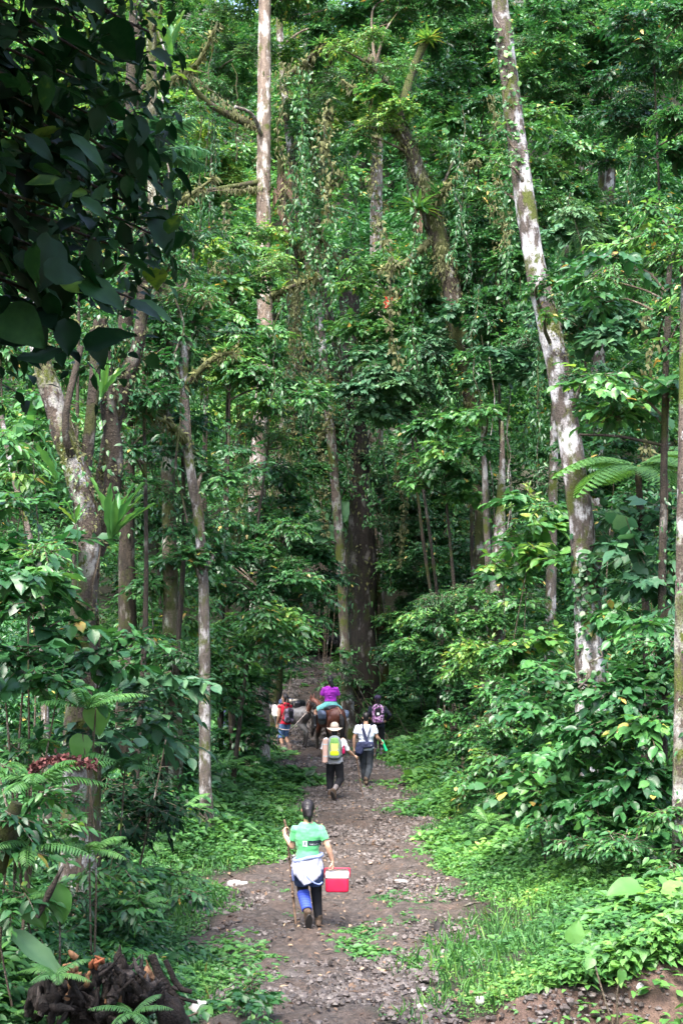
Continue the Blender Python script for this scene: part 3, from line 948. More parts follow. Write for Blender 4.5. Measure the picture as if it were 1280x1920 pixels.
def tree_near_left():
    t = Tree('twisted_tree', 'near twisted trunk with white lichen and bird nest ferns, under the dark broad leaves', 'tree',
             [(52, 560), (66, 620), (80, 680), (98, 745), (118, 810), (140, 870), (158, 940), (164, 1010), (162, 1080), (158, 1150), (156, 1230)], 16.5,
             [28, 32, 35, 38, 42, 46, 48, 46, 46, 50, 56], B_WHITE, sides=18, bump_=.14, step=.08)
    for (py, x1, y1, yy, w0, w1) in ((930, 176, 620, 16.8, 24, 16), (880, 152, 650, 16.4, 16, 12)):
        t.branch(py, x1, y1, yy, w0, w1, 0.02, bark=B_DARK, sides=10)
    mb = MB()
    pts = pxpts([(190, 930), (205, 830), (232, 730), (258, 640), (270, 540), (272, 440), (262, 360)], 17)
    tube(mb, pts, np.array([26, 30, 27, 24, 22, 20, 18]) / pxm(17) / 2, 14, .22, 5, step=.07, seed=4)
    mb.build('branch', B_DARK, t.root)
    arms = [catmull(pts, 40)]
    mb = MB()
    pts = pxpts([(178, 1040), (200, 960), (215, 880), (206, 780), (196, 690), (188, 600)], 16.9)
    tube(mb, pts, np.array([34, 36, 34, 32, 30, 26]) / pxm(16.9) / 2, 14, .15, 5, step=.09, seed=6)
    mb.build('branch', B_DARK, t.root)
    arms.append(catmull(pts, 40))
    t.cmat = M_LEAF
    t.done()
    p, r = t.tp, t.tr
    for q, lab, lab2 in ((arms[0], 'leafy climber up the curving limb of the twisted trunk', 'shaggy moss along the curving limb of the twisted trunk'), (arms[1], 'leafy climber up the thick dark limb of the twisted trunk', 'shaggy moss along the thick dark limb of the twisted trunk')):
        climber('climbing_vine', lab, q, np.full(len(q), .085), 120, .085, T_MID, .38, M_LEAF, spread=3, hang=.4)
        climber('moss_growth', lab2, q, np.full(len(q), .085), 260, .06, T_FAR, .3, M_MOSSY, cat='moss', spread=2, hang=.4)
    climber('moss_growth', 'dark green moss cushion over the near twisted trunk', p, r, 260, .055, T_FAR, .38, M_MOSSY, side=-.4, cat='moss', spread=1.8)
    for lab, c, n, L, up, tint, lean in (
        ('bird nest fern with upright bright blades on the far side of the twisted trunk', (190, 750, 16.2), 8, .52, 1.2, .70, (.30, -.1, .5)),
        ('large bird nest fern spreading low beside the twisted trunk', (208, 1015, 15.9), 11, .62, 1.05, .66, (.40, -.1, .5)),
        ('small fern with one broad upright blade low on the twisted trunk', (142, 985, 15.7), 5, .30, 1.1, .66, (0, -.2, .2)),
        ('single long fern blade leaning out above the fork of the twisted trunk', (108, 905, 15.8), 3, .55, 1.0, .6, (-.5, 0, .3))):
        rosette('nest_fern', lab, P(*c), n, L, T_NEST, tint, M_GLOSS, up, .72, lean=lean, rng_=(.35, -.30))
    t2 = thing('hanging_fern', 'narrow fern frond hanging down the front of the twisted trunk', 'fern', P(146, 985, 15.7))
    mb = MB()
    frond(mb, P(146, 985, 15.7), (.05, -.15, -1), .72, 26, .075, .0, .5)
    mb.build('frond', M_GLOSS, t2)
tree_near_left()

def trees_twin_top_left():
    t = Tree('dark_stem_tree', 'dark mossy stem of the twin trees behind the broad dark leaves', 'tree',
             [(258, -60), (254, 60), (249, 150), (247, 260), (240, 420), (236, 600), (236, 800), (238, 1000)], 27, [26, 26, 27, 26, 26, 28, 30, 30], B_DARK, sides=12, bump_=.15)
    t.mass(330, 175, 50, 120, 27.5, .15, T_NARROW, .40, cover=1.6)
    t.mass(310, 810, 45, 150, 26, .18, T_MID, .22, cover=2.6)
    t.done()
    t = Tree('pale_stem_tree', 'paler lichen spotted stem of the twin trees behind the broad dark leaves', 'tree',
             [(288, -60), (285, 60), (284, 160), (286, 270), (290, 420), (300, 600), (310, 800), (318, 1000)], 26.5, [18, 19, 21, 21, 22, 22, 24, 26], bark_mat('bark_lichen_green', (.13, .11, .075), (.045, .038, .028), (.38, .38, .30), .3, .55, 5, moss=(.05, .06, .016)), sides=12, bump_=.12)
    t.mass(265, 15, 50, 40, 26, .24, T_MID, .86, cover=2)
    t.mass(390, 500, 60, 60, 28, .17, T_NARROW, .42, cover=1.8)
    t.done()
    rosette('nest_fern', 'tall upright fern blade on the paler twin stem near the top', P(322, 96, 25.8), 6, .72, T_NEST, .74, M_LEAF, 1.25, .8)
    rosette('nest_fern', 'curling yellow green fern on the paler twin stem below the upright one', P(318, 132, 25.7), 9, .55, T_NEST, .80, M_LEAF, .25, .8, lean=(.4, -.2, 0))
    fern('palm_crown', 'grey green palm with arching fronds showing past the dark broad leaves', P(268, 300, 21), 9, 1.35, .55, M_BLUE, cat='palm', up=.75, lw=.26, nleaf=22)
trees_twin_top_left()

def tree_thin_mottled():
    t = Tree('thin_tree', 'thin mottled trunk standing at the edge of the verge near the hiker in green', 'tree',
             [(344, 640), (346, 720), (349, 820), (360, 900), (373, 980), (381, 1080), (383, 1180), (384, 1290), (384, 1390), (386, 1490), (390, 1588)], 25,
             [14, 16, 17, 18, 19, 20, 21, 22, 22, 23, 27], B_GREY, sides=14, bump_=.08)
    t.branch(760, 330, 610, 25.2, 9, 6, 0)
    t.mass(300, 640, 65, 55, 26, .17, T_MID, .38, cover=2.4)
    t.mass(400, 590, 60, 50, 26, .17, T_MID, .42, cover=2.0)
    t.mass(430, 885, 55, 45, 26, .17, T_MID, .40, cover=2.2)
    t.mass(350, 1010, 70, 60, 25.5, .18, T_MID, .34, cover=2.4)
    t.done()
    p, r = t.tp, t.tr
    s = p[:, 2] > P(0, 1080, 25)[2]
    climber('climbing_vine', 'loose leafy climber over the upper half of the thin mottled trunk', p[s], r[s], 55, .14, T_MID, .45, M_LEAF, spread=4, hang=.3)
tree_thin_mottled()

def trees_right_edge():
    t = Tree('edge_tree', 'whitish straight trunk at the edge beyond the big bush', 'tree',
             [(1287, 460), (1284, 560), (1281, 760), (1278, 960), (1275, 1160), (1274, 1330), (1273, 1500)], 17.5, [16, 18, 19, 21, 22, 23, 26], B_WHITE, sides=14)
    t.mass(1275, 470, 55, 80, 17.4, .15, T_MID, .46, cover=2.4)
    t.done()
    t = Tree('dark_pole_tree', 'thin dark stem rising beside the tree fern', 'tree',
             [(1258, 420), (1252, 560), (1247, 700), (1244, 860), (1242, 1000), (1240, 1150)], 21, [9, 11, 12, 13, 14, 16], B_DARK, sides=9)
    t.branch(830, 1085, 815, 21, 7, 4, .03, bark=B_DARK)
    t.mass(1190, 745, 100, 55, 21.3, .24, T_BROAD, .55, cover=2.4, L=.7)
    t.mass(1200, 520, 110, 60, 22, .20, T_MID, .46, cover=2.6)
    t.mass(1120, 545, 50, 40, 21.5, .24, T_BROAD, .36, cover=2.4)
    t.mass(1250, 420, 60, 60, 21.5, .18, T_MID, .62, cover=2.6)
    t.mass(1260, 620, 45, 60, 20.5, .18, T_MID, .55, cover=2.2)
    t.done()
trees_right_edge()

def trees_back_right():
    t = Tree('white_back_tree', 'white blotched trunk half hidden in leaves high behind the leaning tree', 'tree',
             [(1160, 60), (1152, 160), (1148, 250), (1141, 350), (1132, 440), (1125, 560), (1120, 760), (1115, 950)], 48, [14, 16, 19, 20, 22, 22, 24, 26], B_WHITE, sides=10)
    t.mass(1170, 120, 100, 70, 47, .2, T_MID, .42)
    t.mass(1080, 60, 100, 70, 47, .2, T_MID, .40)
    t.mass(1075, 200, 80, 80, 47, .2, T_MID, .46)
    t.mass(1160, 440, 60, 70, 47, .24, T_MID, .30)
    t.done()
    t = Tree('forked_back_tree', 'second white trunk close beside the blotched one, lower in the leaves', 'tree',
             [(1132, 200), (1129, 280), (1127, 360), (1122, 460), (1118, 600), (1116, 800)], 49, [12, 15, 17, 18, 20, 22], B_WHITE, sides=10)
    t.done()
    t = Tree('slanting_tree', 'thin slanting grey trunk crossing behind the leaning white tree', 'tree',
             [(1095, 290), (1082, 350), (1068, 410), (1058, 480), (1050, 570), (1040, 750)], 45, [12, 12, 13, 13, 13, 15], B_GREY, sides=9)
    t.mass(1100, 300, 50, 70, 44, .2, T_MID, .38)
    t.mass(1030, 380, 60, 80, 43, .2, T_MID, .48)
    t.done()
    t = Tree('split_tree', 'pale split trunk standing among hanging lianas', 'tree',
             [(941, 790), (941, 850), (939, 920), (937, 980), (934, 1040), (930, 1110)], 32, [6, 10, 16, 22, 24, 26], B_WHITE, sides=10, bump_=.2)
    t.done()
    t = Tree('grey_tree', 'thin grey trunk close beside the pale split trunk', 'tree',
             [(905, 800), (908, 880), (910, 960), (914, 1040), (916, 1120)], 32.5, [10, 11, 12, 12, 13], B_GREY, sides=9)
    t.mass(880, 820, 60, 45, 32, .2, T_BROAD, .5, cover=2)
    t.done()
    t = Tree('far_pale_tree', 'far pale trunk rising into the sunny leaves at the top', 'tree',
             [(706, -60), (707, 40), (708, 110), (707, 200), (705, 420)], 58, [20, 22, 22, 22, 24], B_PALE, sides=10)
    t.mass(640, 210, 90, 90, 56, .22, T_MID, .66)
    t.mass(730, 30, 90, 60, 57, .22, T_MID, .56)
    t.done()
    t = Tree('dead_snag', 'dead mossy snag with torn pale brown leaf sheaths', 'tree',
             [(525, 300), (530, 360), (542, 430), (550, 520), (552, 600), (545, 760), (530, 900)], 43, [10, 20, 24, 26, 28, 28, 28], B_MOSS, sides=10, bump_=.25)
    mb = MB()
    n = 26
    pos = P(528, 350, 40.7) + rng.normal(0, .16, (n, 3)) * np.array([1, .6, 2.2])
    put_leaves(mb, T_NEST, pos, rng.normal(0, .3, (n, 3)) + np.array([.05, -.2, -.9]), rng.normal(0, .4, (n, 3)) + np.array([0, -1, 0]), rng.uniform(.3, .65, n), rng.uniform(.1, .7, n), .9)
    mb.build('dead_fronds', M_DRY, t.root)
    t.done()
    fern('palm_crown', 'small bluish palm growing at the top of the dead snag', P(590, 395, 40), 8, 1.15, .55, M_BLUE, cat='palm', up=.4, lw=.24, nleaf=20)
    t = Tree('thin_left_tree', 'thin pale leaning trunk among leaves behind the twisted tree', 'tree',
             [(0, 760), (14, 840), (32, 920), (52, 990), (72, 1070), (80, 1180)], 22, [9, 10, 10, 11, 11, 12], B_GREY, sides=8)
    t.mass(60, 665, 100, 80, 23, .2, T_MID, .48)
    t.done()
    t = Tree('hooked_tree', 'mossy hooked dead branch hanging over the middle of the forest', 'tree',
             [(590, 240), (604, 262), (604, 330), (596, 420), (600, 520), (640, 700), (690, 960)], 45, [10, 15, 15, 14, 13, 13, 13], B_MOSS, sides=9, bump_=.25)
    t.mass(570, 170, 70, 60, 42, .16, T_NARROW, .50, cover=2)
    t.mass(590, 300, 45, 70, 42, .16, T_NARROW, .45, cover=1.6)
    t.done()
trees_back_right()

# ------------------------------------------------------------------ understory trees and bushes, back to front
def S(name, label, parts, tmpl, leaf, tint, stem_h=True, **k):
    return shrub(name, label, parts, tmpl, leaf, tint, **k)
U = 'understory_tree'
S(U, 'small tree with yellow green drooping sprays left of the straight pale trunk', [(430, 530, 90, 75, 34), (470, 450, 60, 40, 35)], T_MID, .19, .62, cat='tree')
S(U, 'bright leafy branches crossing in front of the straight pale trunk at mid height', [(430, 690, 90, 55, 33), (530, 735, 70, 50, 33.5), (470, 640, 60, 40, 34)], T_MID, .20, .56, cat='tree')
S(U, 'sunlit yellow leaves high behind the mossy horizontal branch', [(400, 320, 75, 80, 44), (350, 240, 50, 60, 45)], T_MID, .2, .72, cat='tree')
S(U, 'yellow green crown behind the broad dark leaves near the top', [(150, 150, 130, 120, 36), (60, 330, 80, 120, 37), (190, 400, 90, 70, 37)], T_MID, .18, .66, cat='tree', cover=2.6)
S(U, 'hanging leafy tangle under the top edge between the twin stems and the straight trunk', [(400, 90, 90, 110, 40), (560, 60, 60, 60, 45)], T_NARROW, .16, .50, cat='tree', cover=2.2)
S(U, 'round crown of pale green leaves with a single red flower', [(735, 545, 105, 75, 39), (690, 620, 70, 50, 38.5), (800, 590, 60, 60, 39)], T_MID, .24, .55, cat='tree')
S(U, 'grey green broad leaved branch drooping over the dark middle of the forest', [(760, 690, 95, 50, 36), (730, 740, 70, 45, 35.5), (830, 640, 50, 40, 36)], T_BROAD, .24, .52, cat='tree', mat=M_BLUE)
S(U, 'fresh green sprays spreading behind the leaning white trunk', [(900, 250, 70, 60, 38), (890, 350, 85, 60, 37.5), (860, 190, 60, 50, 39), (1030, 290, 60, 60, 39)], T_MID, .24, .52, cat='tree')
S(U, 'leafy wall behind the top of the leaning white trunk', [(880, 90, 90, 80, 46), (1010, 130, 70, 110, 45), (850, 30, 80, 50, 47)], T_MID, .22, .44, cat='tree')
S(U, 'dark green crown at the upper corner with drooping leaves', [(1230, 90, 80, 90, 33), (1255, 250, 60, 60, 33), (1180, 200, 60, 50, 34)], T_MID, .22, .36, cat='tree')
S(U, 'round bluish leaves climbing behind the leaning white trunk', [(1100, 610, 70, 60, 31), (1075, 480, 60, 60, 32), (1150, 600, 50, 40, 31.5), (960, 680, 60, 50, 33)], T_ROUND, .24, .5, cat='tree', mat=M_BLUE)
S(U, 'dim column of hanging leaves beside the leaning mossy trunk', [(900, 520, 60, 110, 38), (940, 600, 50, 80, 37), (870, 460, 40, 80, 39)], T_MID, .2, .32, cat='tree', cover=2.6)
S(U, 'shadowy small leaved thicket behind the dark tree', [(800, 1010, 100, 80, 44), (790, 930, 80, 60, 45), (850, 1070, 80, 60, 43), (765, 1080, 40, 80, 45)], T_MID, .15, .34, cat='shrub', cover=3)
S(U, 'leafy branches in the gap between the dark tree and the pale split trunk', [(830, 840, 70, 45, 34), (840, 900, 60, 40, 34)], T_BROAD, .21, .46, cat='tree')
S(U, 'dark green tree below the straight pale trunk', [(520, 1020, 90, 55, 36), (430, 1010, 60, 50, 35), (560, 1080, 60, 50, 37), (500, 940, 60, 40, 37)], T_MID, .2, .36, cat='tree')
S(U, 'layered light green sprays over the path entrance behind the horses', [(470, 1175, 85, 40, 31), (430, 1210, 50, 35, 30.5), (530, 1170, 50, 30, 31.5)], T_MID, .22, .58, cat='tree', droop=.6)
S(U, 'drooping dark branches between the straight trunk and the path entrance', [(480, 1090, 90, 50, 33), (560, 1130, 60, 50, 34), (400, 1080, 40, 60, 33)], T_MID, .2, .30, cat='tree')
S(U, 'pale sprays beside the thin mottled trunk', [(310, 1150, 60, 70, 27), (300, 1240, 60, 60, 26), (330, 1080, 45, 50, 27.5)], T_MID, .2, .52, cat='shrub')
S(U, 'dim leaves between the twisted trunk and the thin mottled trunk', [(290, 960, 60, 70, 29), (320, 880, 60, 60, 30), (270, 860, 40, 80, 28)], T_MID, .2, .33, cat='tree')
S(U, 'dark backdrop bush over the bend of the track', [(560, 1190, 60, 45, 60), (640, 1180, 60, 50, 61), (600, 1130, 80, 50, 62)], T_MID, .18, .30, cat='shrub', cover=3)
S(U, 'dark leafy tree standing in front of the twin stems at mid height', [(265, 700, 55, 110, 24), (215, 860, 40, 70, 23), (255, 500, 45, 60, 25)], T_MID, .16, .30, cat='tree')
S(U, 'vine laden tree with small pale leaves between the twin stems and the thin mottled trunk', [(330, 560, 50, 90, 25.6), (320, 440, 40, 70, 27)], T_NARROW, .15, .45, cat='tree', cover=2.4)
S(U, 'small tree hiding the middle of the straight pale trunk', [(505, 800, 45, 40, 34), (545, 860, 50, 60, 36), (520, 1020, 50, 50, 33.5)], T_MID, .17, .46, cat='tree', cover=2.4)
S('bush', 'shady thicket filling the space behind the broken post', [(500, 1225, 45, 40, 36.8), (462, 1270, 34, 50, 36.5), (540, 1205, 40, 40, 42)], T_MID, .16, .36, cover=3)
S(U, 'tall leafy column between the leaning mossy trunk and the leaning white tree', [(930, 430, 60, 90, 35), (905, 640, 55, 90, 34), (960, 520, 40, 60, 35)], T_MID, .18, .42, cat='tree')
S('bush', 'low bush round the feet of the slender tree and the dark tree', [(638, 1280, 22, 34, 42.4), (646, 1240, 14, 30, 42.6)], T_NARROW, .16, .42, cover=2.4)
S('bush', 'leafy bright bush at the foot of the dark tree behind the rider', [(665, 1300, 34, 34, 45), (648, 1330, 20, 24, 44.6), (700, 1320, 25, 30, 44.8)], T_NARROW, .17, .52, cover=3)
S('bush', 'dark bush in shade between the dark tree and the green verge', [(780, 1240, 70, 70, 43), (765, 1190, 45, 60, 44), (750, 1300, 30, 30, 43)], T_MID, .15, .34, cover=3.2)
S('bush', 'blue green bush behind the pathside bushes', [(880, 1160, 90, 55, 32), (820, 1190, 70, 50, 33), (950, 1120, 60, 50, 31)], T_MID, .18, .46, cover=3)
S('bush', 'yellow green tipped bush below the pale split trunk', [(950, 1200, 80, 60, 28), (1000, 1250, 60, 50, 27), (880, 1250, 60, 40, 29)], T_MID, .17, .62, cover=3)
S('bush', 'dark round bush at the verge facing the man with the shoulder bag', [(890, 1350, 60, 66, 29), (872, 1420, 36, 42, 28.6), (925, 1420, 50, 50, 28)], T_MID, .17, .40, cover=3.2)
S('bush', 'light green bush spilling onto the verge above the track bend', [(950, 1350, 60, 60, 25.5), (940, 1440, 55, 50, 25), (985, 1300, 50, 50, 26), (900, 1480, 50, 30, 25)], T_MID, .17, .55, cover=3.2)
S('bush', 'large leaved bush round the foot of the leaning white trunk', [(1040, 1350, 70, 60, 22), (1090, 1440, 80, 70, 21), (1020, 1440, 60, 60, 22), (1010, 1275, 40, 36, 22.5), (1060, 1530, 60, 40, 20.6)], T_BROAD, .23, .46, cover=3.2, mat=M_GLOSS)
S('bush', 'tall glossy bush beside the whitish edge trunk', [(1190, 1280, 80, 80, 20), (1210, 1400, 75, 70, 19.5), (1150, 1370, 60, 60, 20), (1215, 1190, 60, 56, 20.5)], T_BROAD, .22, .45, cover=3.2, mat=M_GLOSS)
S('bush', 'mid green bush at the corner above the bare soil bank', [(1200, 1540, 80, 60, 18.3), (1140, 1590, 60, 40, 18.4), (1250, 1600, 50, 34, 17.8)], T_MID, .13, .46, cover=3)
S('bush', 'bright broad leaves hanging between the lianas and the leaning white trunk', [(985, 950, 56, 50, 27.5), (1000, 1020, 50, 50, 27.2), (960, 1060, 40, 50, 27)], T_BROAD, .30, .60, cover=2.4)
S('bush', 'shaded large leaved plant between leaning trunk and edge trunk', [(1205, 1040, 60, 65, 22), (1190, 985, 55, 40, 23), (1220, 1100, 55, 50, 21.5)], T_BROAD, .28, .46, cover=2.6, mat=M_BLUE)
S('bush', 'dim leaves behind the tree fern', [(1170, 860, 90, 70, 29), (1120, 800, 60, 60, 30), (1230, 950, 50, 60, 28)], T_MID, .2, .36, cover=2.8)
S('bush', 'climbing leaves mounded over the old post by the pack animal', [(440, 1320, 42, 60, 34), (450, 1400, 40, 40, 33.6), (425, 1390, 40, 50, 34), (440, 1250, 40, 40, 34.5)], T_ROUND, .17, .45, cover=3)
S('bush', 'light green thicket between the thin mottled trunk and the vine covered post', [(330, 1330, 60, 60, 29), (405, 1300, 40, 60, 31), (330, 1410, 60, 40, 28)], T_MID, .17, .50, cover=3)
S('bush', 'pale leafy bush beyond the twisted trunk', [(60, 800, 70, 60, 20), (20, 900, 50, 60, 19.5), (90, 870, 50, 50, 20.5)], T_MID, .2, .52, cover=2.6)
S('bush', 'large leaved light plant at the picture edge beside the twisted trunk', [(50, 1010, 70, 70, 15), (30, 1120, 60, 60, 14.6), (90, 1080, 40, 50, 15)], T_HEART, .20, .42, cover=2.2, mat=M_LEAF)
S('bush', 'dim bush round the foot of the twisted trunk', [(120, 1250, 80, 60, 15), (210, 1210, 50, 60, 15.6), (40, 1240, 60, 60, 14.6)], T_BROAD, .20, .34, cover=2.4, mat=M_GLOSS)
S('bush', 'broad bluish leaves hanging over the dark hollow beside the thin mottled trunk', [(270, 1330, 70, 45, 17), (230, 1390, 60, 40, 16.6), (310, 1290, 40, 30, 17.4)], T_BROAD, .27, .36, cover=1.6, mat=M_BLUE)
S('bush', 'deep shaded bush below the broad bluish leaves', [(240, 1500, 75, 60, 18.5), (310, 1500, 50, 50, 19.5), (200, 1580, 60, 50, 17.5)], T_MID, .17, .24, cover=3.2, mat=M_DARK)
S('bush', 'low dark green plants sloping down behind the rotten stump', [(230, 1650, 80, 45, 16.3), (300, 1690, 60, 40, 16.6), (150, 1660, 60, 45, 15.6)], T_MID, .15, .42, cover=2.8)
S('bush', 'low leafy plants at the edge above the rotten stump', [(40, 1560, 70, 60, 13.6), (110, 1500, 60, 40, 14.2), (30, 1430, 50, 40, 13.8)], T_MID, .18, .42, cover=2.6)
S('bush', 'low green plants in front of the white stone', [(480, 1885, 60, 40, 13.6), (430, 1910, 50, 30, 13.4)], T_BROAD, .13, .52, cover=2.6)

# ------------------------------------------------------------------ near dark broad-leaved tree overhanging from the upper left
def near_dark_tree():
    base = np.array([-4.2, 4.6, Gz(-4.2, 4.6)])
    t = thing('broad_leaved_tree', 'near tree whose big dark leaves hang in shade across the upper corner', 'tree', base)
    mb = MB()
    top = np.array([-3.9, 5.0, 10.5])
    tp, tr = tube(mb, np.array([base - [0, 0, .2], base + [.1, .1, 3], base + [.05, .3, 6], top]), [.22, .17, .13, .06], 12, .1, 4, step=.15)
    mb.build('trunk', B_DARK, t)
    bm, cm = MB(), MB()
    # branches reaching into view
    targets = [(40, 60, 6.6), (150, 40, 7.0), (250, 50, 7.2), (60, 200, 6.6), (150, 150, 6.9), (30, 330, 6.4), (130, 300, 6.8), (230, 330, 7.2), (310, 350, 7.4), (60, 460, 6.6), (150, 430, 7.0), (240, 470, 7.2), (90, 560, 6.8), (180, 540, 7.1), (20, 520, 6.5), (200, 230, 7.2), (110, 390, 6.7), (10, 140, 6.4), (250, 560, 7.3), (280, 60, 7.3), (100, 110, 6.8), (210, 130, 7.1), (170, 360, 7.0), (60, 390, 6.7), (200, 290, 7.2), (120, 500, 6.9), (280, 400, 7.5), (40, 590, 6.6), (30, 20, 6.5), (15, 600, 6.5), (310, 450, 7.6)]
    for (px, py, Y) in targets:
        q = P(px, py, Y)
        a = tp[int(np.argmin(np.abs(tp[:, 2] - (q[2] + .3))))]
        pts, _ = limb(bm, a, q, .03, .006, .06, sides=6, bend=.12)
        n = 62
        k = rng.integers(int(len(pts) * .35), len(pts), n)
        pos = pts[k] + rng.normal(0, .19, (n, 3))
        pp = 640 + F_PX * pos[:, 0] / pos[:, 1]
        pos = pos[pp < 345]; n = len(pos)
        f = rng.normal(0, .6, (n, 3)) + np.array([.45, -.15, -.35])
        up = rng.normal(0, .45, (n, 3)) + np.array([0, -.35, 1])
        put_leaves(cm, T_HEART if rng.random() < .3 else (T_BROAD, T_NEST, T_MID)[rng.integers(3)] , pos, f, up, np.clip(rng.gamma(5, .030, n), .06, .26), np.where(rng.random(n) < .04, .97, np.clip(rng.normal(.42, .22, n), 0, .85)), 1.0)  # a few brightest tints imitate leaves lit yellow
    for (px, py, Y) in targets:                                  # smaller leaves filling in behind the big ones
        n = 55
        pos = P(px, py - 25, Y + .9) + rng.normal(0, 1, (n, 3)) * np.array([.24, .35, .24])
        pp = 640 + F_PX * pos[:, 0] / pos[:, 1]
        pos = pos[pp < 330]; n = len(pos)
        put_leaves(cm, T_MID, pos, rng.normal(0, .7, (n, 3)) + np.array([.3, 0, -.5]), rng.normal(0, .5, (n, 3)) + np.array([0, -.3, 1]), rng.uniform(.05, .13, n), np.clip(rng.normal(.4, .2, n), 0, .85), 1.1)
    # the rest of its crown, above and beside the view: it is what shades these leaves
    for _ in range(170):
        u = rng.uniform(0, 1, 3)
        c = np.array([-4.6 + 4.4 * u[0], 2.2 + 8.2 * u[1], 7.6 + 2.6 * u[2]])
        if c[2] < CAM_Z + c[1] * .55: continue
        n = 26
        pos = c + rng.normal(0, .45, (n, 3))
        pos = pos[pos[:, 2] > CAM_Z + .53 * pos[:, 1]]
        n = len(pos)
        put_leaves(cm, T_BROAD, pos, rng.normal(0, .7, (n, 3)) + np.array([0, 0, -.2]), rng.normal(0, .4, (n, 3)) + np.array([0, 0, 1]), rng.uniform(.25, .4, n), np.clip(rng.normal(.4, .15, n), 0, .8))
    for _ in range(40):
        c = np.array([rng.uniform(-5.2, -3.0), rng.uniform(4.0, 8.5), rng.uniform(4.6, 8.0)])
        n = 22
        pos = c + rng.normal(0, .4, (n, 3))
        pos = pos[pos[:, 0] < -pos[:, 1] * .255]
        n = len(pos)
        put_leaves(cm, T_BROAD, pos, rng.normal(0, .7, (n, 3)) + np.array([.2, 0, -.2]), rng.normal(0, .4, (n, 3)) + np.array([0, 0, 1]), rng.uniform(.22, .36, n), np.clip(rng.normal(.4, .15, n), 0, .8))
    for _ in range(150):  # crown extended unseen over the camera to keep light off the near leaves
        c = np.array([rng.uniform(-6, 0.8), rng.uniform(-4.5, 3.0), rng.uniform(5.4, 8.5)])
        n = 24
        pos = c + rng.normal(0, .45, (n, 3))
        pos = pos[pos[:, 2] > np.maximum(5.0, CAM_Z + .56 * pos[:, 1])]
        n = len(pos)
        put_leaves(cm, T_BROAD, pos, rng.normal(0, .7, (n, 3)) + np.array([0, 0, -.2]), rng.normal(0, .4, (n, 3)) + np.array([0, 0, 1]), rng.uniform(.25, .4, n), np.clip(rng.normal(.4, .15, n), 0, .8))
    bm.build('limbs', B_DARK, t)
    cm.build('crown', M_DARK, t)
near_dark_tree()

# ------------------------------------------------------------------ ferns, tree fern, big leaves, lianas
def tree_fern():
    c = P(1195, 880, 24)
    g = to_ground(c)
    t = thing('tree_fern', 'tree fern with wide pale green feathery fronds beside the thin dark stem', 'tree fern', g)
    mb = MB()
    tube(mb, np.array([g, (g + c) / 2 + [.1, 0, 0], c]), [.09, .07, .06], 9, .15, 8, step=.1)
    mb.build('trunk', B_DARK, t)
    mb = MB()
    for (dx, dy, dz, L) in ((-1, -.5, .55, 1.9), (-.8, -.8, .28, 1.8), (.5, -.8, .45, 1.6), (.9, -.3, .4, 1.5), (-.3, .9, .5, 1.4), (.2, -1, .25, 1.3), (-1, .3, .65, 1.5), (.7, -.3, .7, 1.3)):
        d, s, u = frame_from(np.array([dx, dy, dz]))
        tt = np.linspace(.15, 1, 17)
        ax = c + L * (d * tt[:, None] + np.array([0, 0, -1.0]) * (.55 * tt ** 2)[:, None])
        tube(mb, np.vstack([c, ax]), np.linspace(.016, .004, 18), 5, 0, tint=.6, caps=False)
        tan = unit(np.gradient(ax, axis=0))
        for k in range(17):
            pl = .42 * math.sin(math.pi * (.15 + .83 * tt[k])) ** .7
            for sg in (1, -1):
                frond(mb, ax[k], s * sg + tan[k] * .35 + np.array([0, 0, -.12]), pl, 13, .085, .25, .64 + rng.normal(0, .04), T_FAR, rr=.004)
    mb.build('fronds', M_HERB, t)
tree_fern()
for lab, px, py, Y, n, L, tint in (
    ('fern clump with arching fronds by the dark seed spike', 70, 1470, 13.8, 10, .85, .42),
    ('fern with pale feathery fronds under the dark hollow', 110, 1420, 14.6, 9, .75, .5),
    ('fern at the foot of the vine covered post', 425, 1440, 31, 9, 1.0, .5),
    ('low fern between the thin mottled trunk and the dark hollow', 290, 1580, 20.5, 9, .65, .52),
    ('low fern behind the thin mottled trunk', 340, 1520, 23, 9, .7, .55),
    ('arching fern hiding the foot of the twisted trunk', 165, 1330, 14.2, 9, .7, .45),
    ('fern leaning over the low plants beside the dark dead stick', 165, 1600, 13.6, 9, .6, .5),
    ('fern tuft in the low dark plants behind the rotten stump', 260, 1700, 15.5, 9, .5, .45),
    ('fern at the very edge under the mossy fallen log', 25, 1700, 12.9, 8, .55, .45),
    ('fern spreading over the near flank of the rotten stump', 250, 1900, 12.0, 8, .42, .42),
    ('fern half covering the orange wood of the stump', 105, 1830, 12.1, 8, .42, .5),
    ('fern standing before the leaning mossy log', 55, 1590, 13.2, 9, .7, .5),
    ('dim fern under the broad bluish leaves', 225, 1440, 16.5, 8, .6, .35),
    ('small bright fern tip before the rotten stump', 75, 1900, 12.6, 7, .32, .62),
    ('fern leaning out of the bushes over the verge', 915, 1545, 22, 8, .6, .6),
    ('small fern beside the white stones at the track edge', 350, 1660, 20, 8, .5, .5)):
    fern('fern', lab, P(px, py, Y), n, L, tint, M_HERB, lw=.17, nleaf=20, up=.6)

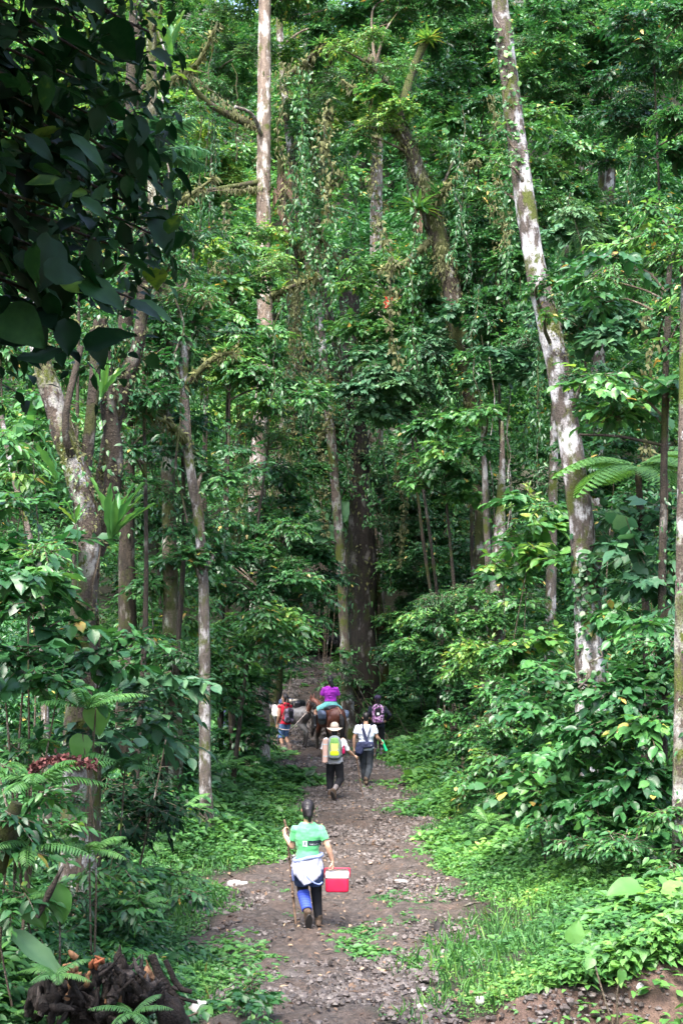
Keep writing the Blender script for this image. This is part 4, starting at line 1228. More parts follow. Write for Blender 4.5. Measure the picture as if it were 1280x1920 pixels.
def more_climbers():
    by = {o['label']: o for o in bpy.data.objects if o.get('category') == 'tree'}
    def trunk_line(t):
        me = [c_ for c_ in t.children if c_.name.startswith('trunk')][0].data
        co = np.empty(len(me.vertices) * 3, np.float32); me.vertices.foreach_get('co', co); co = co.reshape(-1, 3).astype(float) + np.array(t.location)
        zs = np.unique(np.round(np.linspace(co[:, 2].min() + .1, co[:, 2].max() - .1, 60), 3))
        P_, R_ = [], []
        for z in zs:
            k = np.abs(co[:, 2] - z) < .35
            if k.sum() < 6: continue
            q = co[k].mean(0); q[2] = z
            P_.append(q); R_.append(np.linalg.norm((co[k] - co[k].mean(0))[:, :2], axis=1).mean())
        return np.array(P_), np.array(R_)
    for key, lab, y0, y1, dens, leaf, tint in (
        ('straight pale brown', 'leafy climber up the lower half of the straight pale brown trunk', 560, 1150, 60, .12, .42),
        ('slender curving', 'leafy climber clinging to the slender curving trunk', 520, 1250, 60, .12, .42),
        ('near twisted', 'leafy climber winding round the near twisted trunk', 780, 1250, 150, .085, .42),
        ('dark mossy stem', 'small leaved climber on the dark mossy stem of the twin trees', 180, 1000, 90, .10, .38),
        ('paler lichen spotted', 'small leaved climber on the paler stem of the twin trees', 330, 1000, 90, .10, .42),
        ('whitish straight trunk', 'thin climber on the whitish edge trunk', 900, 1500, 50, .08, .45),
        ('thin dark stem rising', 'small climber on the thin dark stem beside the tree fern', 560, 1100, 60, .09, .42),
        ('white blotched trunk', 'leafy climber partly hiding the white blotched trunk', 300, 900, 60, .14, .40),
        ('dead mossy snag', 'mossy climber hanging round the dead snag', 360, 880, 80, .13, .36),
        ('mossy hooked', 'shaggy growth along the mossy hooked branch', 260, 900, 80, .12, .40),
        ('far pale trunk', 'climber on the far pale trunk under the sunny leaves', 100, 420, 50, .16, .5)):
        t = [o for l, o in by.items() if l.startswith(key) or key in l][0]
        pts, rad = trunk_line(t)
        Y = pts[:, 1].mean()
        k = (pts[:, 2] < P(0, y0, Y)[2]) & (pts[:, 2] > P(0, y1, Y)[2])
        if k.sum() < 3: continue
        climber('climbing_vine', lab, pts[k], rad[k], dens, leaf, T_MID, tint, M_LEAF, spread=4, hang=.35)
more_climbers()

def drapes():
    spots = [(545, 560, 900, 41.5), (565, 520, 860, 42), (585, 640, 960, 41), (607, 700, 1000, 42), (640, 560, 900, 42), (660, 620, 930, 43), (520, 640, 940, 40), (700, 700, 980, 42), (725, 820, 1100, 43), (745, 780, 1060, 42.5), (860, 700, 1000, 37), (885, 560, 900, 36), (845, 480, 760, 37), (980, 520, 860, 33), (1010, 640, 930, 31),
             (420, 380, 660, 36), (375, 460, 760, 34), (355, 560, 900, 33), (450, 760, 1050, 34), (415, 800, 1100, 32), (570, 60, 330, 43), (620, 80, 380, 44), (650, 230, 520, 43), (200, 250, 520, 30), (130, 480, 800, 26), (1060, 360, 700, 37), (1180, 300, 620, 33), (1220, 560, 860, 28), (775, 120, 380, 38), (840, 90, 400, 40)]
    for _ in range(34):
        px = rng.uniform(330, 1010)
        if 470 < px < 515 or 640 < px < 660: continue
        a = rng.uniform(60, 760)
        spots.append((px, a, min(a + rng.uniform(150, 380), 1080), rng.uniform(31, 42)))
    for k, (px, a, b, Y) in enumerate(spots):
        t = thing('hanging_vine', 'slender vine trailing small leaves straight down through the mid forest', 'vine', P(px, b, Y), 'trailing leafy vines of the mid forest')
        mb, st = MB(), MB()
        n = 8
        q = np.linspace(0, 1, n)[:, None]
        base = P(px, a, Y) * (1 - q) + P(px + rng.uniform(-14, 14), b, Y) * q + rng.normal(0, .09, (n, 3)) * np.array([1, 1, 0])
        pts, _ = tube(st, base, np.full(n, .014), 5, .2, 6, step=.2)
        L = np.linalg.norm(np.diff(base, axis=0), axis=1).sum()
        m = int(L * rng.uniform(55, 100))
        kk = rng.integers(0, len(pts), m)
        w = np.abs(vnoise(pts[kk], 1.4, k)) * .35 + .05
        pos = pts[kk] + rng.normal(0, 1, (m, 3)) * np.array([1, 1, .6]) * w[:, None] * .6
        put_leaves(mb, (T_NARROW, T_MID)[k % 2], pos, rng.normal(0, .45, (m, 3)) + np.array([0, 0, -.8]), rng.normal(0, .5, (m, 3)) + np.array([0, -.8, .5]), rng.uniform(.07, .17, m), np.clip(rng.normal(.28 + .28 * rng.random(), .12, m), 0, .95))
        st.build('stem', B_MOSS, t)
        mb.build('leaves', M_LEAF if k % 3 else M_MOSSY, t)
drapes()

def mossy_limbs():
    by = {o['label']: o for o in bpy.data.objects if o.get('category') == 'tree'}
    for key, x0, y0, x1, y1, Y in (
        ('slender curving', 530, 150, 606, 80, 43), ('slender curving', 545, 280, 620, 205, 43), ('slender curving', 562, 400, 640, 330, 43), ('slender curving', 575, 480, 505, 430, 43),
        ('dark leaning trunk', 770, 290, 640, 150, 36), ('dark leaning trunk', 800, 385, 890, 300, 36), ('dark leaning trunk', 818, 440, 715, 505, 36), ('dark leaning trunk', 856, 590, 940, 530, 36),
        ('thick dark mossy', 656, 520, 585, 425, 44.5), ('thick dark mossy', 658, 640, 750, 570, 44.5), ('thick dark mossy', 664, 780, 560, 830, 44.5),
        ('paler lichen', 285, 165, 405, 50, 26.5), ('paler lichen', 290, 410, 400, 335, 26.5), ('dark mossy stem', 248, 310, 335, 240, 27), ('paler lichen', 296, 520, 395, 560, 26.5),
        ('white blotched', 1149, 240, 1050, 170, 48), ('white blotched', 1152, 160, 1245, 80, 48), ('thin mottled', 346, 725, 440, 660, 25), ('thin mottled', 350, 830, 262, 770, 25),
        ('straight pale brown', 495, 450, 400, 500, 38), ('straight pale brown', 494, 560, 590, 520, 38), ('far pale trunk', 707, 90, 640, 20, 58)):
        t = [o for l, o in by.items() if key in l][0]
        mb, mo = MB(), MB()
        q0, q1 = P(x0, y0, Y), P(x1, y1, Y - rng.uniform(.2, 1.0))
        pts, rr = limb(mb, q0, q1, 7.5 / pxm(Y), 2.2 / pxm(Y), rng.uniform(-.1, .12), sides=8, bumpy=.25, bend=.35)
        mb.build('branch', B_MOSS, t)
        n = 190
        k = rng.integers(0, len(pts), n)
        put_leaves(mo, T_NARROW, pts[k] + rng.normal(0, .05, (n, 3)), rng.normal(0, .45, (n, 3)) + np.array([0, 0, -.9]), rng.normal(0, .6, (n, 3)) + np.array([0, -1, .2]), rng.uniform(.06, .26, n) * (Y / 36), np.clip(rng.normal(.35, .2, n), 0, 1), .8)
        n = 60
        k = rng.integers(0, len(pts), n)
        put_leaves(mo, T_MID, pts[k] + rng.normal(0, .05, (n, 3)), rng.normal(0, .6, (n, 3)) + np.array([0, 0, .5]), rng.normal(0, .6, (n, 3)) + np.array([0, -1, .8]), rng.uniform(.08, .2, n) * (Y / 36), np.clip(rng.normal(.8, .12, n), 0, 1), .8)
        tube(mo, pts, rr * 1.12, 7, .3, 9)
        mo.build('moss', M_MOSSY, t)
        if rng.random() < .7:
            rosette('bromeliad', 'small spiky bromeliad perched on a mossy limb among the upper trees', pts[int(len(pts) * rng.uniform(.3, .9))] + [0, -.05, .05], 20, .34 * Y / 36, T_STRAP, rng.uniform(.4, .8), M_LEAF, .5, .9, group='small bromeliads on mossy limbs')
mossy_limbs()

def big_leaf_plant(name, label, leaves, mat, cat='plant', tint=.6, tmpl=None):
    """leaves: (px, py, Y, length, dir, up) blades on stalks out of one root"""
    g = to_ground(P(leaves[0][0], leaves[0][1], leaves[0][2])) + np.array([0, 0, .1])
    t = thing(name, label, cat, g)
    for (px, py, Y, L, d, up) in leaves:
        mb = MB(); st = MB()
        q = P(px, py, Y)
        put_leaves(mb, tmpl or T_HEART, q[None] - unit(np.array(d, float))[None] * L * .45, np.array([d], float), np.array([up], float), L, tint + rng.normal(0, .06), 1.0)
        limb(st, g - [0, 0, .1], q - unit(np.array(d, float)) * L * .45, .013, .008, .06, sides=6, bend=.1)
        mb.build('blade', mat, t)
        st.build('stalk', B_TWIG, t)
    return t
big_leaf_plant('broad_leaf_plant', 'single wide pale green leaf on a stalk above the bare soil bank', [(1172, 1662, 16.2, .42, (-.9, -.35, .05), (0, -.45, 1))], M_HERB, tint=.62)
big_leaf_plant('broad_leaf_plant', 'wide bright leaf cut by the picture edge above the soil bank', [(1275, 1672, 15.8, .46, (.9, -.4, -.05), (0, -.45, 1))], M_HERB, tint=.68)
big_leaf_plant('broad_leaf_plant', 'upright pair of light leaves in the verge near the bank', [(1078, 1750, 15.6, .26, (.25, -.1, .9), (0, -1, .3)), (1092, 1760, 15.6, .22, (.6, -.2, .7), (0, -1, .3))], M_HERB, tint=.75)
big_leaf_plant('broad_leaf_plant', 'large yellow green upright leaf left of the rotten stump top', [(112, 1690, 13.0, .36, (.1, -.25, -.95), (-.2, -1, .6)), (60, 1700, 13.1, .4, (.55, -.3, -.7), (0, -1, .5))], M_HERB, tint=.62, tmpl=T_BROAD)
big_leaf_plant('broad_leaf_plant', 'grey green fallen blade leaning above the stump', [(55, 1770, 12.7, .78, (.85, -.2, -.45), (.3, -.8, .8))], M_BLUE, tint=.85, tmpl=T_NEST)
big_leaf_plant('broad_leaf_plant', 'hanging light green leaf in front of the dark hollow', [(182, 1345, 14.5, .34, (.1, -.2, -1), (0, -1, .1)), (150, 1400, 14.4, .28, (-.2, -.2, -1), (0, -1, .1))], M_HERB, tint=.66)
big_leaf_plant('broad_leaf_plant', 'big leaves at the edge of the soil bank hanging over bare earth', [(1165, 1830, 14.3, .15, (-.1, -.5, -.9), (.6, -1, .2)), (1105, 1805, 14.5, .14, (-.5, -.5, -.5), (0, -1, .7))], M_HERB, tint=.6)
big_leaf_plant('broad_leaf_plant', 'cluster of long glossy leaves on the dark tree above the rider', [(600, 960, 43, .8, (-.7, -.4, .6), (0, -.6, 1)), (625, 1000, 43, .8, (.6, -.3, -.4), (0, -.6, 1)), (600, 1010, 43, .7, (-.7, -.4, -.3), (0, -.6, 1)), (640, 960, 43, .7, (.3, -.4, .8), (0, -.8, .6)), (590, 985, 43, .7, (-1, -.2, .2), (0, -.6, 1))], M_BLUE, cat='epiphyte', tint=.6)

for k, (px, a, b, Y, dx, lf) in enumerate(((921, 640, 1060, 33, 3, 20), (951, 560, 1040, 34, 4, 16), (958, 780, 1070, 31, -6, 10), (905, 520, 930, 36, 8, 14), (935, 470, 820, 37, -4, 16), (889, 600, 900, 37, 2, 10))):
    strand('liana', 'thin pale liana hanging straight down beside the pale split trunk', px, a, b, Y, .013, dx, B_GREY, group='lianas beside the pale split trunk', leafy=lf)
for k, (px, a, b, Y, dx, lf) in enumerate(((396, 60, 330, 38, -6, 26), (350, 100, 420, 37, 4, 30), (372, 180, 480, 39, 3, 26), (440, 120, 300, 39, 4, 20), (330, 560, 980, 24, 10, 50), (312, 380, 760, 25, 5, 40))):
    strand('liana', 'mossy leafy liana hanging between the twin stems and the straight pale trunk', px, a, b, Y, .02, dx, B_MOSS, group='mossy lianas near the twin stems', leafy=lf, tint=.4, leaf=.14)
for k, (px, a, b, Y, dx, lf) in enumerate(((620, 780, 1060, 44, 4, 30), (655, 640, 1000, 44.6, -6, 36), (690, 800, 1120, 45, 3, 36), (706, 900, 1150, 45, 2, 30), (580, 560, 820, 43, 8, 30), (560, 780, 1000, 43, 2, 26))):
    strand('liana', 'ragged dark liana hanging in front of the dark tree', px, a, b, Y, .022, dx, B_DARK, group='lianas over the dark tree', leafy=lf, tint=.3, leaf=.16)
strand('liana', 'long grey aerial root dropping past the twin stems', 303, 60, 420, 25, .022, 12, B_GREY)
strand('liana', 'slanting dead twig leaning out of the bush under the leaning trunk', 1140, 1195, 1290, 20.5, .018, -48, B_GREY, cat='twig')

def red_flower():
    c = P(728, 565, 37.2)
    t = thing('red_flower', 'small red flower showing on the round pale green crown', 'flower', c)
    mb = MB()
    n = 16
    d = rand_dirs(n)
    put_leaves(mb, T_MID, c + d * .03, d + np.array([0, -.5, -.1]), rand_dirs(n), rng.uniform(.12, .2, n), rng.uniform(.2, .8, n), 1.2)
    mb.build('petals', leaf_mat('red_petal', [(0, (.5, .03, .02)), (1, (.75, .12, .06))], trans=.3), t)
red_flower()

# ------------------------------------------------------------------ ground cover, stones, litter (uncountable)
def scatter_ground():
    mb = MB()
    r = rng
    N = 190000
    y = 12.4 + 48 * r.random(N) ** 1.5
    x = r.uniform(-1, 1, N) * (y * .26 + .8)
    e = path_edge(x, y)
    pn = fbm(np.stack([x, y, 0 * x], -1), 0.55, 3, 12)
    prob = smooth((e + .12) / .5) * (.72 + .28 * smooth(pn + .6)) + 0.16 * (pn > .2) * (e > -.9) + .35 * ((np.hypot((x - .55) / .75, (y - 17.9) / .9) < 1) & (pn > -.2)) + .5 * ((np.hypot((x - .95) / .55, (y - 20.3) / .9) < 1))
    cut = (y < 14.65) & (x > .9)
    prob = np.where(cut, prob * .06, prob)
    keep = r.random(N) < prob
    x, y, e, pn = x[keep], y[keep], e[keep], pn[keep]
    n = len(x)
    h = np.clip(.03 + .13 * e + .14 * pn, .02, .45) * r.uniform(.4, 1.5, n)
    h = np.where((x > .9) & (y < 17.2), h * .5, h)
    z = G(x, y)
    k = 6
    a = r.uniform(0, 6.283, (n, k))
    rad = r.uniform(.0, .09, (n, k)) * (0.6 + h[:, None] * 3)
    pos = np.stack([x[:, None] + rad * np.cos(a), y[:, None] + rad * np.sin(a), z[:, None] + h[:, None] * r.uniform(.25, 1.1, (n, k))], -1)
    f = np.stack([np.cos(a), np.sin(a), r.normal(.05, .35, (n, k))], -1)
    big = np.clip(.045 + .06 * pn + .02 * np.minimum(e, 2) + .05 * (r.random(n) < .08), .025, .15)[:, None] * r.uniform(.6, 1.5, (n, k))
    far = np.clip(y / 22, 1, 1.7)[:, None]
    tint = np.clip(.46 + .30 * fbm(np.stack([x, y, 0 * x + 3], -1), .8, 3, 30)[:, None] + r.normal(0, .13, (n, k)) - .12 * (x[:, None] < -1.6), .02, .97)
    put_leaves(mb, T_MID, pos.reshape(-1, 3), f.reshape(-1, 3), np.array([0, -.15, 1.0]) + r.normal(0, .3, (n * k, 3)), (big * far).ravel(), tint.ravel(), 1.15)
    o = mb.build('ground_cover', M_HERB)
    tag(o, 'bright green low herbs and seedlings carpeting both verges of the track', 'ground cover', kind='stuff')
    # grass blades
    mb = MB()
    N = 30000
    y = 12.6 + 26 * r.random(N) ** 1.3
    x = r.uniform(-1, 1, N) * (y * .25 + .6)
    e = path_edge(x, y)
    keep = (r.random(N) < smooth((e + .25) / .5) * .9) & ~((y < 14.6) & (x > .9))
    x, y, e = x[keep], y[keep], e[keep]
    n = len(x)
    pos = np.stack([x, y, G(x, y) - .01], -1)
    put_leaves(mb, T_FAR, pos, r.normal(0, .4, (n, 3)) + np.array([0, 0, 1]), r.normal(0, 1, (n, 3)), r.uniform(.06, .24, n) * np.clip(.7 + e, .5, 1.1), np.clip(r.normal(.52, .2, n), 0, 1), .2)
    tag(mb.build('grass', M_HERB), 'thin grass blades growing among the herbs of the verges', 'grass', kind='stuff')
    # stones
    ico_v = []
    g = (1 + 5 ** .5) / 2
    for a_ in (-1, 1):
        for b_ in (-g, g):
            ico_v += [(0, a_, b_), (a_, b_, 0), (b_, 0, a_)]
    iv = unit(np.array(ico_v))
    from itertools import combinations
    el = min(np.linalg.norm(iv[i] - iv[j]) for i, j in combinations(range(12), 2)) * 1.05
    fs = []
    for i, j, k_ in combinations(range(12), 3):
        if max(np.linalg.norm(iv[i] - iv[j]), np.linalg.norm(iv[j] - iv[k_]), np.linalg.norm(iv[i] - iv[k_])) < el:
            nn = np.cross(iv[j] - iv[i], iv[k_] - iv[i])
            fs.append((i, j, k_) if np.dot(nn, iv[i]) > 0 else (i, k_, j))
    fs = np.array(fs)
    mb = MB()
    N = 90000
    y = 12.6 + 52 * r.random(N) ** 1.4
    x = interp(y, _py, _pc) + r.uniform(-1, 1, N) * (interp(y, _py, _pw) + .3)
    x2 = r.uniform(.8, 4.2, 5000); y2 = r.uniform(12.8, 14.6, 5000)
    x, y = np.concatenate([x, x2]), np.concatenate([y, y2])
    pn = fbm(np.stack([x, y, 0 * x], -1), .9, 2, 40)
    keep = r.random(len(x)) < smooth(.5 + pn) * .9
    x, y = x[keep], y[keep]
    n = len(x)
    sz = (.008 + .036 * r.random(n) ** 3.0) * np.clip(y / 28, 1, 1.9)
    V = iv[None] * (1 + r.normal(0, .22, (n, 12, 1))) * sz[:, None, None] * r.uniform(.6, 1.4, (n, 1, 3)) * np.array([1, 1, .8])
    V = V + np.stack([x, y, G(x, y) + .012 + sz * .12], -1)[:, None, :]
    F = (np.arange(n)[:, None, None] * 12 + fs[None]).reshape(-1, 3)
    mb.add(V.reshape(-1, 3), F, np.repeat(r.random(n), 12))
    m, nt, bs, out = new_mat('wet_stone')
    at = nt.nodes.new('ShaderNodeAttribute'); at.attribute_name = 'tint'
    nt.links.new(ramp(nt, at.outputs['Fac'], [(0, (.025, .02, .018)), (.6, (.085, .068, .062)), (.97, (.092, .077, .07)), (1, (.17, .152, .145))]), bs.inputs['Base Color'])
    bs.inputs['Roughness'].default_value = .55
    tag(mb.build('gravel', m, smooth_=False), 'loose wet stones and clods strewn along the muddy track', 'gravel', kind='stuff')
    # litter
    mb = MB()
    N = 4200
    y = 12.8 + 50 * r.random(N) ** 1.4
    x = interp(y, _py, _pc) + r.uniform(-1, 1, N) * (interp(y, _py, _pw) + 1.0)
    pos = np.stack([x, y, G(x, y) + .035 + .02 * r.random(N)], -1)
    put_leaves(mb, T_MID, pos, np.stack([r.normal(0, 1, N), r.normal(0, 1, N), r.normal(0, .15, N)], -1), r.normal(0, .3, (N, 3)) + np.array([0, 0, 1]), r.uniform(.03, .10, N), r.random(N) ** 2.2, 1.0)
    tag(mb.build('leaf_litter', M_DRY), 'brown dead leaves scattered over the track', 'leaf litter', kind='stuff')
scatter_ground()

# ------------------------------------------------------------------ rotten stump, stones, post, odd leaves
M_ROT = bark_mat('rotten_wood', (.030, .022, .018), (.008, .007, .006), (.11, .09, .08), .06, .10, 6)
M_ORANGE = plain('split_wood', (.19, .10, .05), .8, .2, .45, 22, .6)
def stump():
    c = ground_at(190, 1880)
    c = np.array([-2.15, 12.75, Gz(-2.15, 12.75)])
    t = thing('rotten_stump', 'rotten dark tree stump with orange splintered wood in the near corner', 'stump', c)
    mb = MB()
    Y = 12.6
    for pts, w in (([(250, 1960), (235, 1880), (228, 1830), (222, 1790)], (150, 130, 100, 60)),
                   ([(160, 1950), (150, 1880), (150, 1830), (160, 1800)], (110, 100, 70, 40)),
                   ([(330, 1940), (318, 1880), (290, 1820), (265, 1795)], (70, 60, 44, 26)),
                   ([(60, 1880), (100, 1840), (150, 1830)], (70, 70, 60)),
                   ([(90, 1800), (105, 1830), (140, 1860)], (40, 54, 60))):
        p = pxpts([(a, b + 26, Y + rng.uniform(-.25, .25)) for a, b in pts], Y)
        tube(mb, p, np.array(w) * .66 / pxm(Y) / 2, 44, .75, 4.5, step=.018, seed=int(rng.integers(50)))
    mb.build('trunk', M_ROT, t)
    def shards(n, px, py, sx, sy, ln, r_, up, seed):
        m2 = MB()
        rr = np.random.default_rng(seed)
        for _ in range(n):
            q = P(px + rr.normal(0, sx), py + rr.normal(0, sy), Y - .25 + rr.normal(0, .14))
            d = unit(rr.normal(0, .55, 3) + np.array([0, 0, up]))
            L_ = ln * rr.uniform(.5, 1.4)
            w_ = r_ * rr.uniform(.5, 1.5)
            if _ == 0: tube(m2, np.array([P(px, py + sy * 1.6, Y - .22), P(px, py, Y - .25), P(px, py - sy * 1.4, Y - .22)]), np.array([.03, .035, .012]) * max(1, sx / 10), 9, .5, 9, step=.02)
            tube(m2, np.array([q - d * L_ * .4, q + rr.normal(0, .012, 3), q + d * L_ * .6]), [w_, w_ * .95, w_ * .25], 7, .5, 16, step=.02, seed=int(rr.integers(99)))
        return m2
    for (px, py, n) in ((150, 1862, 26), (225, 1838, 30), (285, 1868, 22), (100, 1868, 16), (220, 1890, 22)):
        shards(n, px, py, 24, 18, .20, .028, .7, px).build('bark_shard', M_ROT, t)
    for k, (px, py, n, sx, sy) in enumerate(((132, 1830, 13, 7, 18), (180, 1806, 6, 5, 6), (213, 1872, 13, 9, 10), (165, 1840, 5, 8, 6), (275, 1824, 6, 4, 8))):
        shards(n, px, py, sx, sy, .085, .020, .9, 40 + k).build('splinter', M_ORANGE if k != 1 else plain('red_wood', (.22, .07, .03), .8, .2, .4, 22, .5), t)
    c2 = P(300, 1880, 12.9)
    t = thing('fallen_branch', 'broken brown branches lying beside the rotten stump', 'branch', to_ground(c2))
    mb = MB()
    for pts, w in (([(285, 1790), (305, 1840), (345, 1885)], (16, 18, 12)), ([(255, 1840), (300, 1860), (370, 1880)], (10, 10, 6)), ([(310, 1800), (335, 1850), (360, 1860)], (10, 12, 8))):
        tube(mb, pxpts(pts, 13), np.array(w) / pxm(13) / 2, 8, .25, 9, step=.05)
    mb.build('wood', M_ROT, t)
    t = thing('fallen_log', 'short dead mossy trunk leaning at the picture edge', 'log', to_ground(P(10, 1640, 13)))
    mb = MB()
    tube(mb, pxpts([(-20, 1640), (12, 1560), (32, 1505)], 13), np.array([46, 40, 30]) / pxm(13) / 2, 12, .3, 6, step=.06)
    mb.build('wood', B_MOSS, t)
    t = thing('dead_stick', 'dark dead stick leaning in the plants over the stump', 'stick', to_ground(P(80, 1740, 12.9)))
    mb = MB()
    tube(mb, pxpts([(70, 1720), (95, 1670), (118, 1625)], 12.7), np.array([9, 11, 6]) / pxm(12.7) / 2, 9, .4, 9, step=.03)
    mb.build('wood', B_DARK, t)
    t = thing('seed_spike', 'drooping dark red seed spike among the ferns', 'flower spike', to_ground(P(120, 1430, 14)))
    mb = MB()
    sp = catmull(pxpts([(52, 1448), (85, 1428), (125, 1422), (178, 1436)], 13.9), 60)
    n = 420
    k = rng.integers(0, 60, n)
    put_leaves(mb, T_ROUND, sp[k] + rng.normal(0, .02, (n, 3)), rng.normal(0, 1, (n, 3)) + np.array([0, 0, -.4]), rand_dirs(n), rng.uniform(.03, .06, n), rng.random(n))
    tube(mb, sp, np.full(60, .012), 6, .2, 9)
    mb.build('seeds', leaf_mat('dark_red_seed', [(0, (.05, .015, .015)), (1, (.16, .05, .045))], rough=.8, trans=.05), t)
stump()

def stone(name, label, px, py, w, h, mat, seed, on=None):
    c = ground_at(px, py)
    s = w / pxm(c[1]) / 2
    mb = MB()
    n, m = 14, 20
    th = np.linspace(0.02, np.pi - .02, n)
    ph = np.linspace(0, 2 * np.pi, m, endpoint=False)
    T_, H_ = np.meshgrid(th, ph, indexing='ij')
    u = np.stack([np.sin(T_) * np.cos(H_), np.sin(T_) * np.sin(H_), np.cos(T_)], -1)
    rad = 1 + .28 * fbm(u, 1.3, 3, seed)
    V = u * rad[..., None] * np.array([s, s * .8, s * h / w * 1.2]) + c + np.array([0, 0, s * h / w * .45])
    i, j = np.meshgrid(np.arange(n - 1), np.arange(m), indexing='ij')
    a = i * m + j; b = i * m + (j + 1) % m
    f = np.stack([a, a + m, b + m, b], -1).reshape(-1, 4)
    mb.add(V.reshape(-1, 3), f)
    mb.add(np.vstack([V[0], V[0].mean(0)]), np.array([[k, (k + 1) % m, m] for k in range(m)]))
    o = mb.build(name, mat, base=c)
    return tag(o, label, 'stone')
M_WSTONE = plain('pale_stone', (.34, .32, .30), .8, .3, .25, 14, .5)
M_DSTONE = plain('dark_stone', (.06, .05, .045), .6, .4, .3, 20, .6)
stone('stone', 'rounded white stone among the low plants at the bottom edge', 372, 1908, 50, 40, M_WSTONE, 3)
stone('stone', 'long pale stone at the edge of the track beside the hiker in green', 440, 1660, 30, 13, M_WSTONE, 5)
stone('stone', 'small pale stone next to the long one', 458, 1662, 14, 10, M_WSTONE, 8)
stone('stone', 'pale flat stone on the track beyond the red cooler', 752, 1656, 26, 9, M_WSTONE, 9)
stone('stone', 'white stone at the bottom of the verge near the soil bank', 790, 1893, 22, 12, M_WSTONE, 12)
stone('stone', 'white stone half sunk in the verge above the bare soil', 898, 1880, 20, 14, M_WSTONE, 14)
stone('stone', 'small grey stone lying on the bare soil bank', 1199, 1855, 14, 12, plain('grey_stone', (.36, .34, .34), .8, .3), 17)
stone('stone', 'dark flat stone in the mud before the hiker in green', 545, 1832, 46, 14, M_DSTONE, 21)
stone('stone', 'pale stone showing in the leaves beside the thin mottled trunk', 280, 1612, 26, 14, M_WSTONE, 25)
def litter_items():
    g = ground_at(818, 1748)
    t = thing('dead_leaf', 'black curled dead leaf standing up on the track', 'leaf', g)
    mb = MB()
    put_leaves(mb, T_BROAD, np.array([g + [0, 0, .02], g + [.03, .01, .02], g + [-.02, 0, .01]]), np.array([[.1, 0, 1.], [.6, 0, .8], [-.6, -.1, .5]]), np.array([[0, -1, .1]] * 3), np.array([.14, .12, .10]), .2, 1.0)
    mb.build('blade', plain('black_leaf', (.02, .017, .016), .6), t)
    for lab, px, py, L, d in (('dark stick lying across the track at the edge of the verge', 832, 1778, 50, (1, .3)), ('pale stick lying at the edge of the track in the grass', 884, 1700, 46, (1, .9)), ('brown twig in the mud left of the hiker in green', 395, 1876, 26, (.4, 1))):
        g = ground_at(px, py); s = L / pxm(g[1]) / 2
        d = unit(np.array([d[0], d[1], 0.0]))
        t = thing('stick', lab, 'stick', g)
        mb = MB()
        q = [g - d * s, g + np.array([0, 0, .03]), g + d * s]
        for k in (0, 2): q[k][2] = Gz(q[k][0], q[k][1]) + .03
        q[1][2] = Gz(q[1][0], q[1][1]) + .045
        tube(mb, np.array(q), [.014, .016, .009], 7, .3, 12, step=.04)
        mb.build('wood', B_GREY if 'pale' in lab else M_ROT, t)
litter_items()
def post():
    c = to_ground(P(491, 1400, 38.6))
    t = thing('broken_post', 'broken weathered grey post beside the pack animal', 'post', c)
    mb = MB()
    top = P(491, 1256, 38.6)
    s = 1 / pxm(38.6) / 2
    tube(mb, np.array([c, (c + top) / 2, top]), np.array([17, 15, 14]) * s, 12, .16, 5, step=.08)
    for dx in (-.06, .05):
        tube(mb, np.array([top + [dx, 0, -.1], top + [dx, 0, .12]]), [.045, .012], 7, .2, 8, step=.04)
    mb.build('wood', B_GREY, t)
post()


# ------------------------------------------------------------------ bodies
def A(*v): return np.array(v, float)

def cap(mb, p0, p1, r0, r1, sides=14, flat0=False, flat1=False):
    p0, p1 = A(*p0), A(*p1)
    d = unit(p1 - p0)
    pts, rr = [], []
    for a in (80, 55, 28) if not flat0 else ():
        pts.append(p0 - d * r0 * math.sin(R(a))); rr.append(r0 * math.cos(R(a)))
    for t in (0, .25, .5, .75, 1):
        pts.append(p0 + (p1 - p0) * t); rr.append(r0 + (r1 - r0) * t)
    for a in (28, 55, 80) if not flat1 else ():
        pts.append(p1 + d * r1 * math.sin(R(a))); rr.append(r1 * math.cos(R(a)))
    tube(mb, np.array(pts), np.array(rr), sides)

def chain(mb, pts, rad, sides=14):
    for k in range(len(pts) - 1):
        cap(mb, pts[k], pts[k + 1], rad[k], rad[k + 1], sides)

def ell(mb, c, r, d=(0, 0, 1), n=10, m=16, pw=1.0):
    """ellipsoid, its z axis along d"""
    dd, s, u = frame_from(np.array(d, float), (0, 1, 0))
    th = np.linspace(.03, np.pi - .03, n); ph = np.linspace(0, 2 * np.pi, m, endpoint=False)
    T_, H_ = np.meshgrid(th, ph, indexing='ij')
    q = np.stack([np.sin(T_) * np.cos(H_), np.sin(T_) * np.sin(H_), np.cos(T_)], -1)
    q = np.sign(q) * np.abs(q) ** pw * np.array(r)
    V = (A(*c) + q[..., 0:1] * s + q[..., 1:2] * u + q[..., 2:3] * dd).reshape(-1, 3)
    i, j = np.meshgrid(np.arange(n - 1), np.arange(m), indexing='ij')
    a = i * m + j; b = i * m + (j + 1) % m
    mb.add(V, np.stack([a, a + m, b + m, b], -1).reshape(-1, 4))
    V2 = np.vstack([V[:m], V[-m:], V[:m].mean(0), V[-m:].mean(0)])
    mb.add(V2, np.array([[k, (k + 1) % m, 2 * m] for k in range(m)] + [[m + (k + 1) % m, m + k, 2 * m + 1] for k in range(m)]))

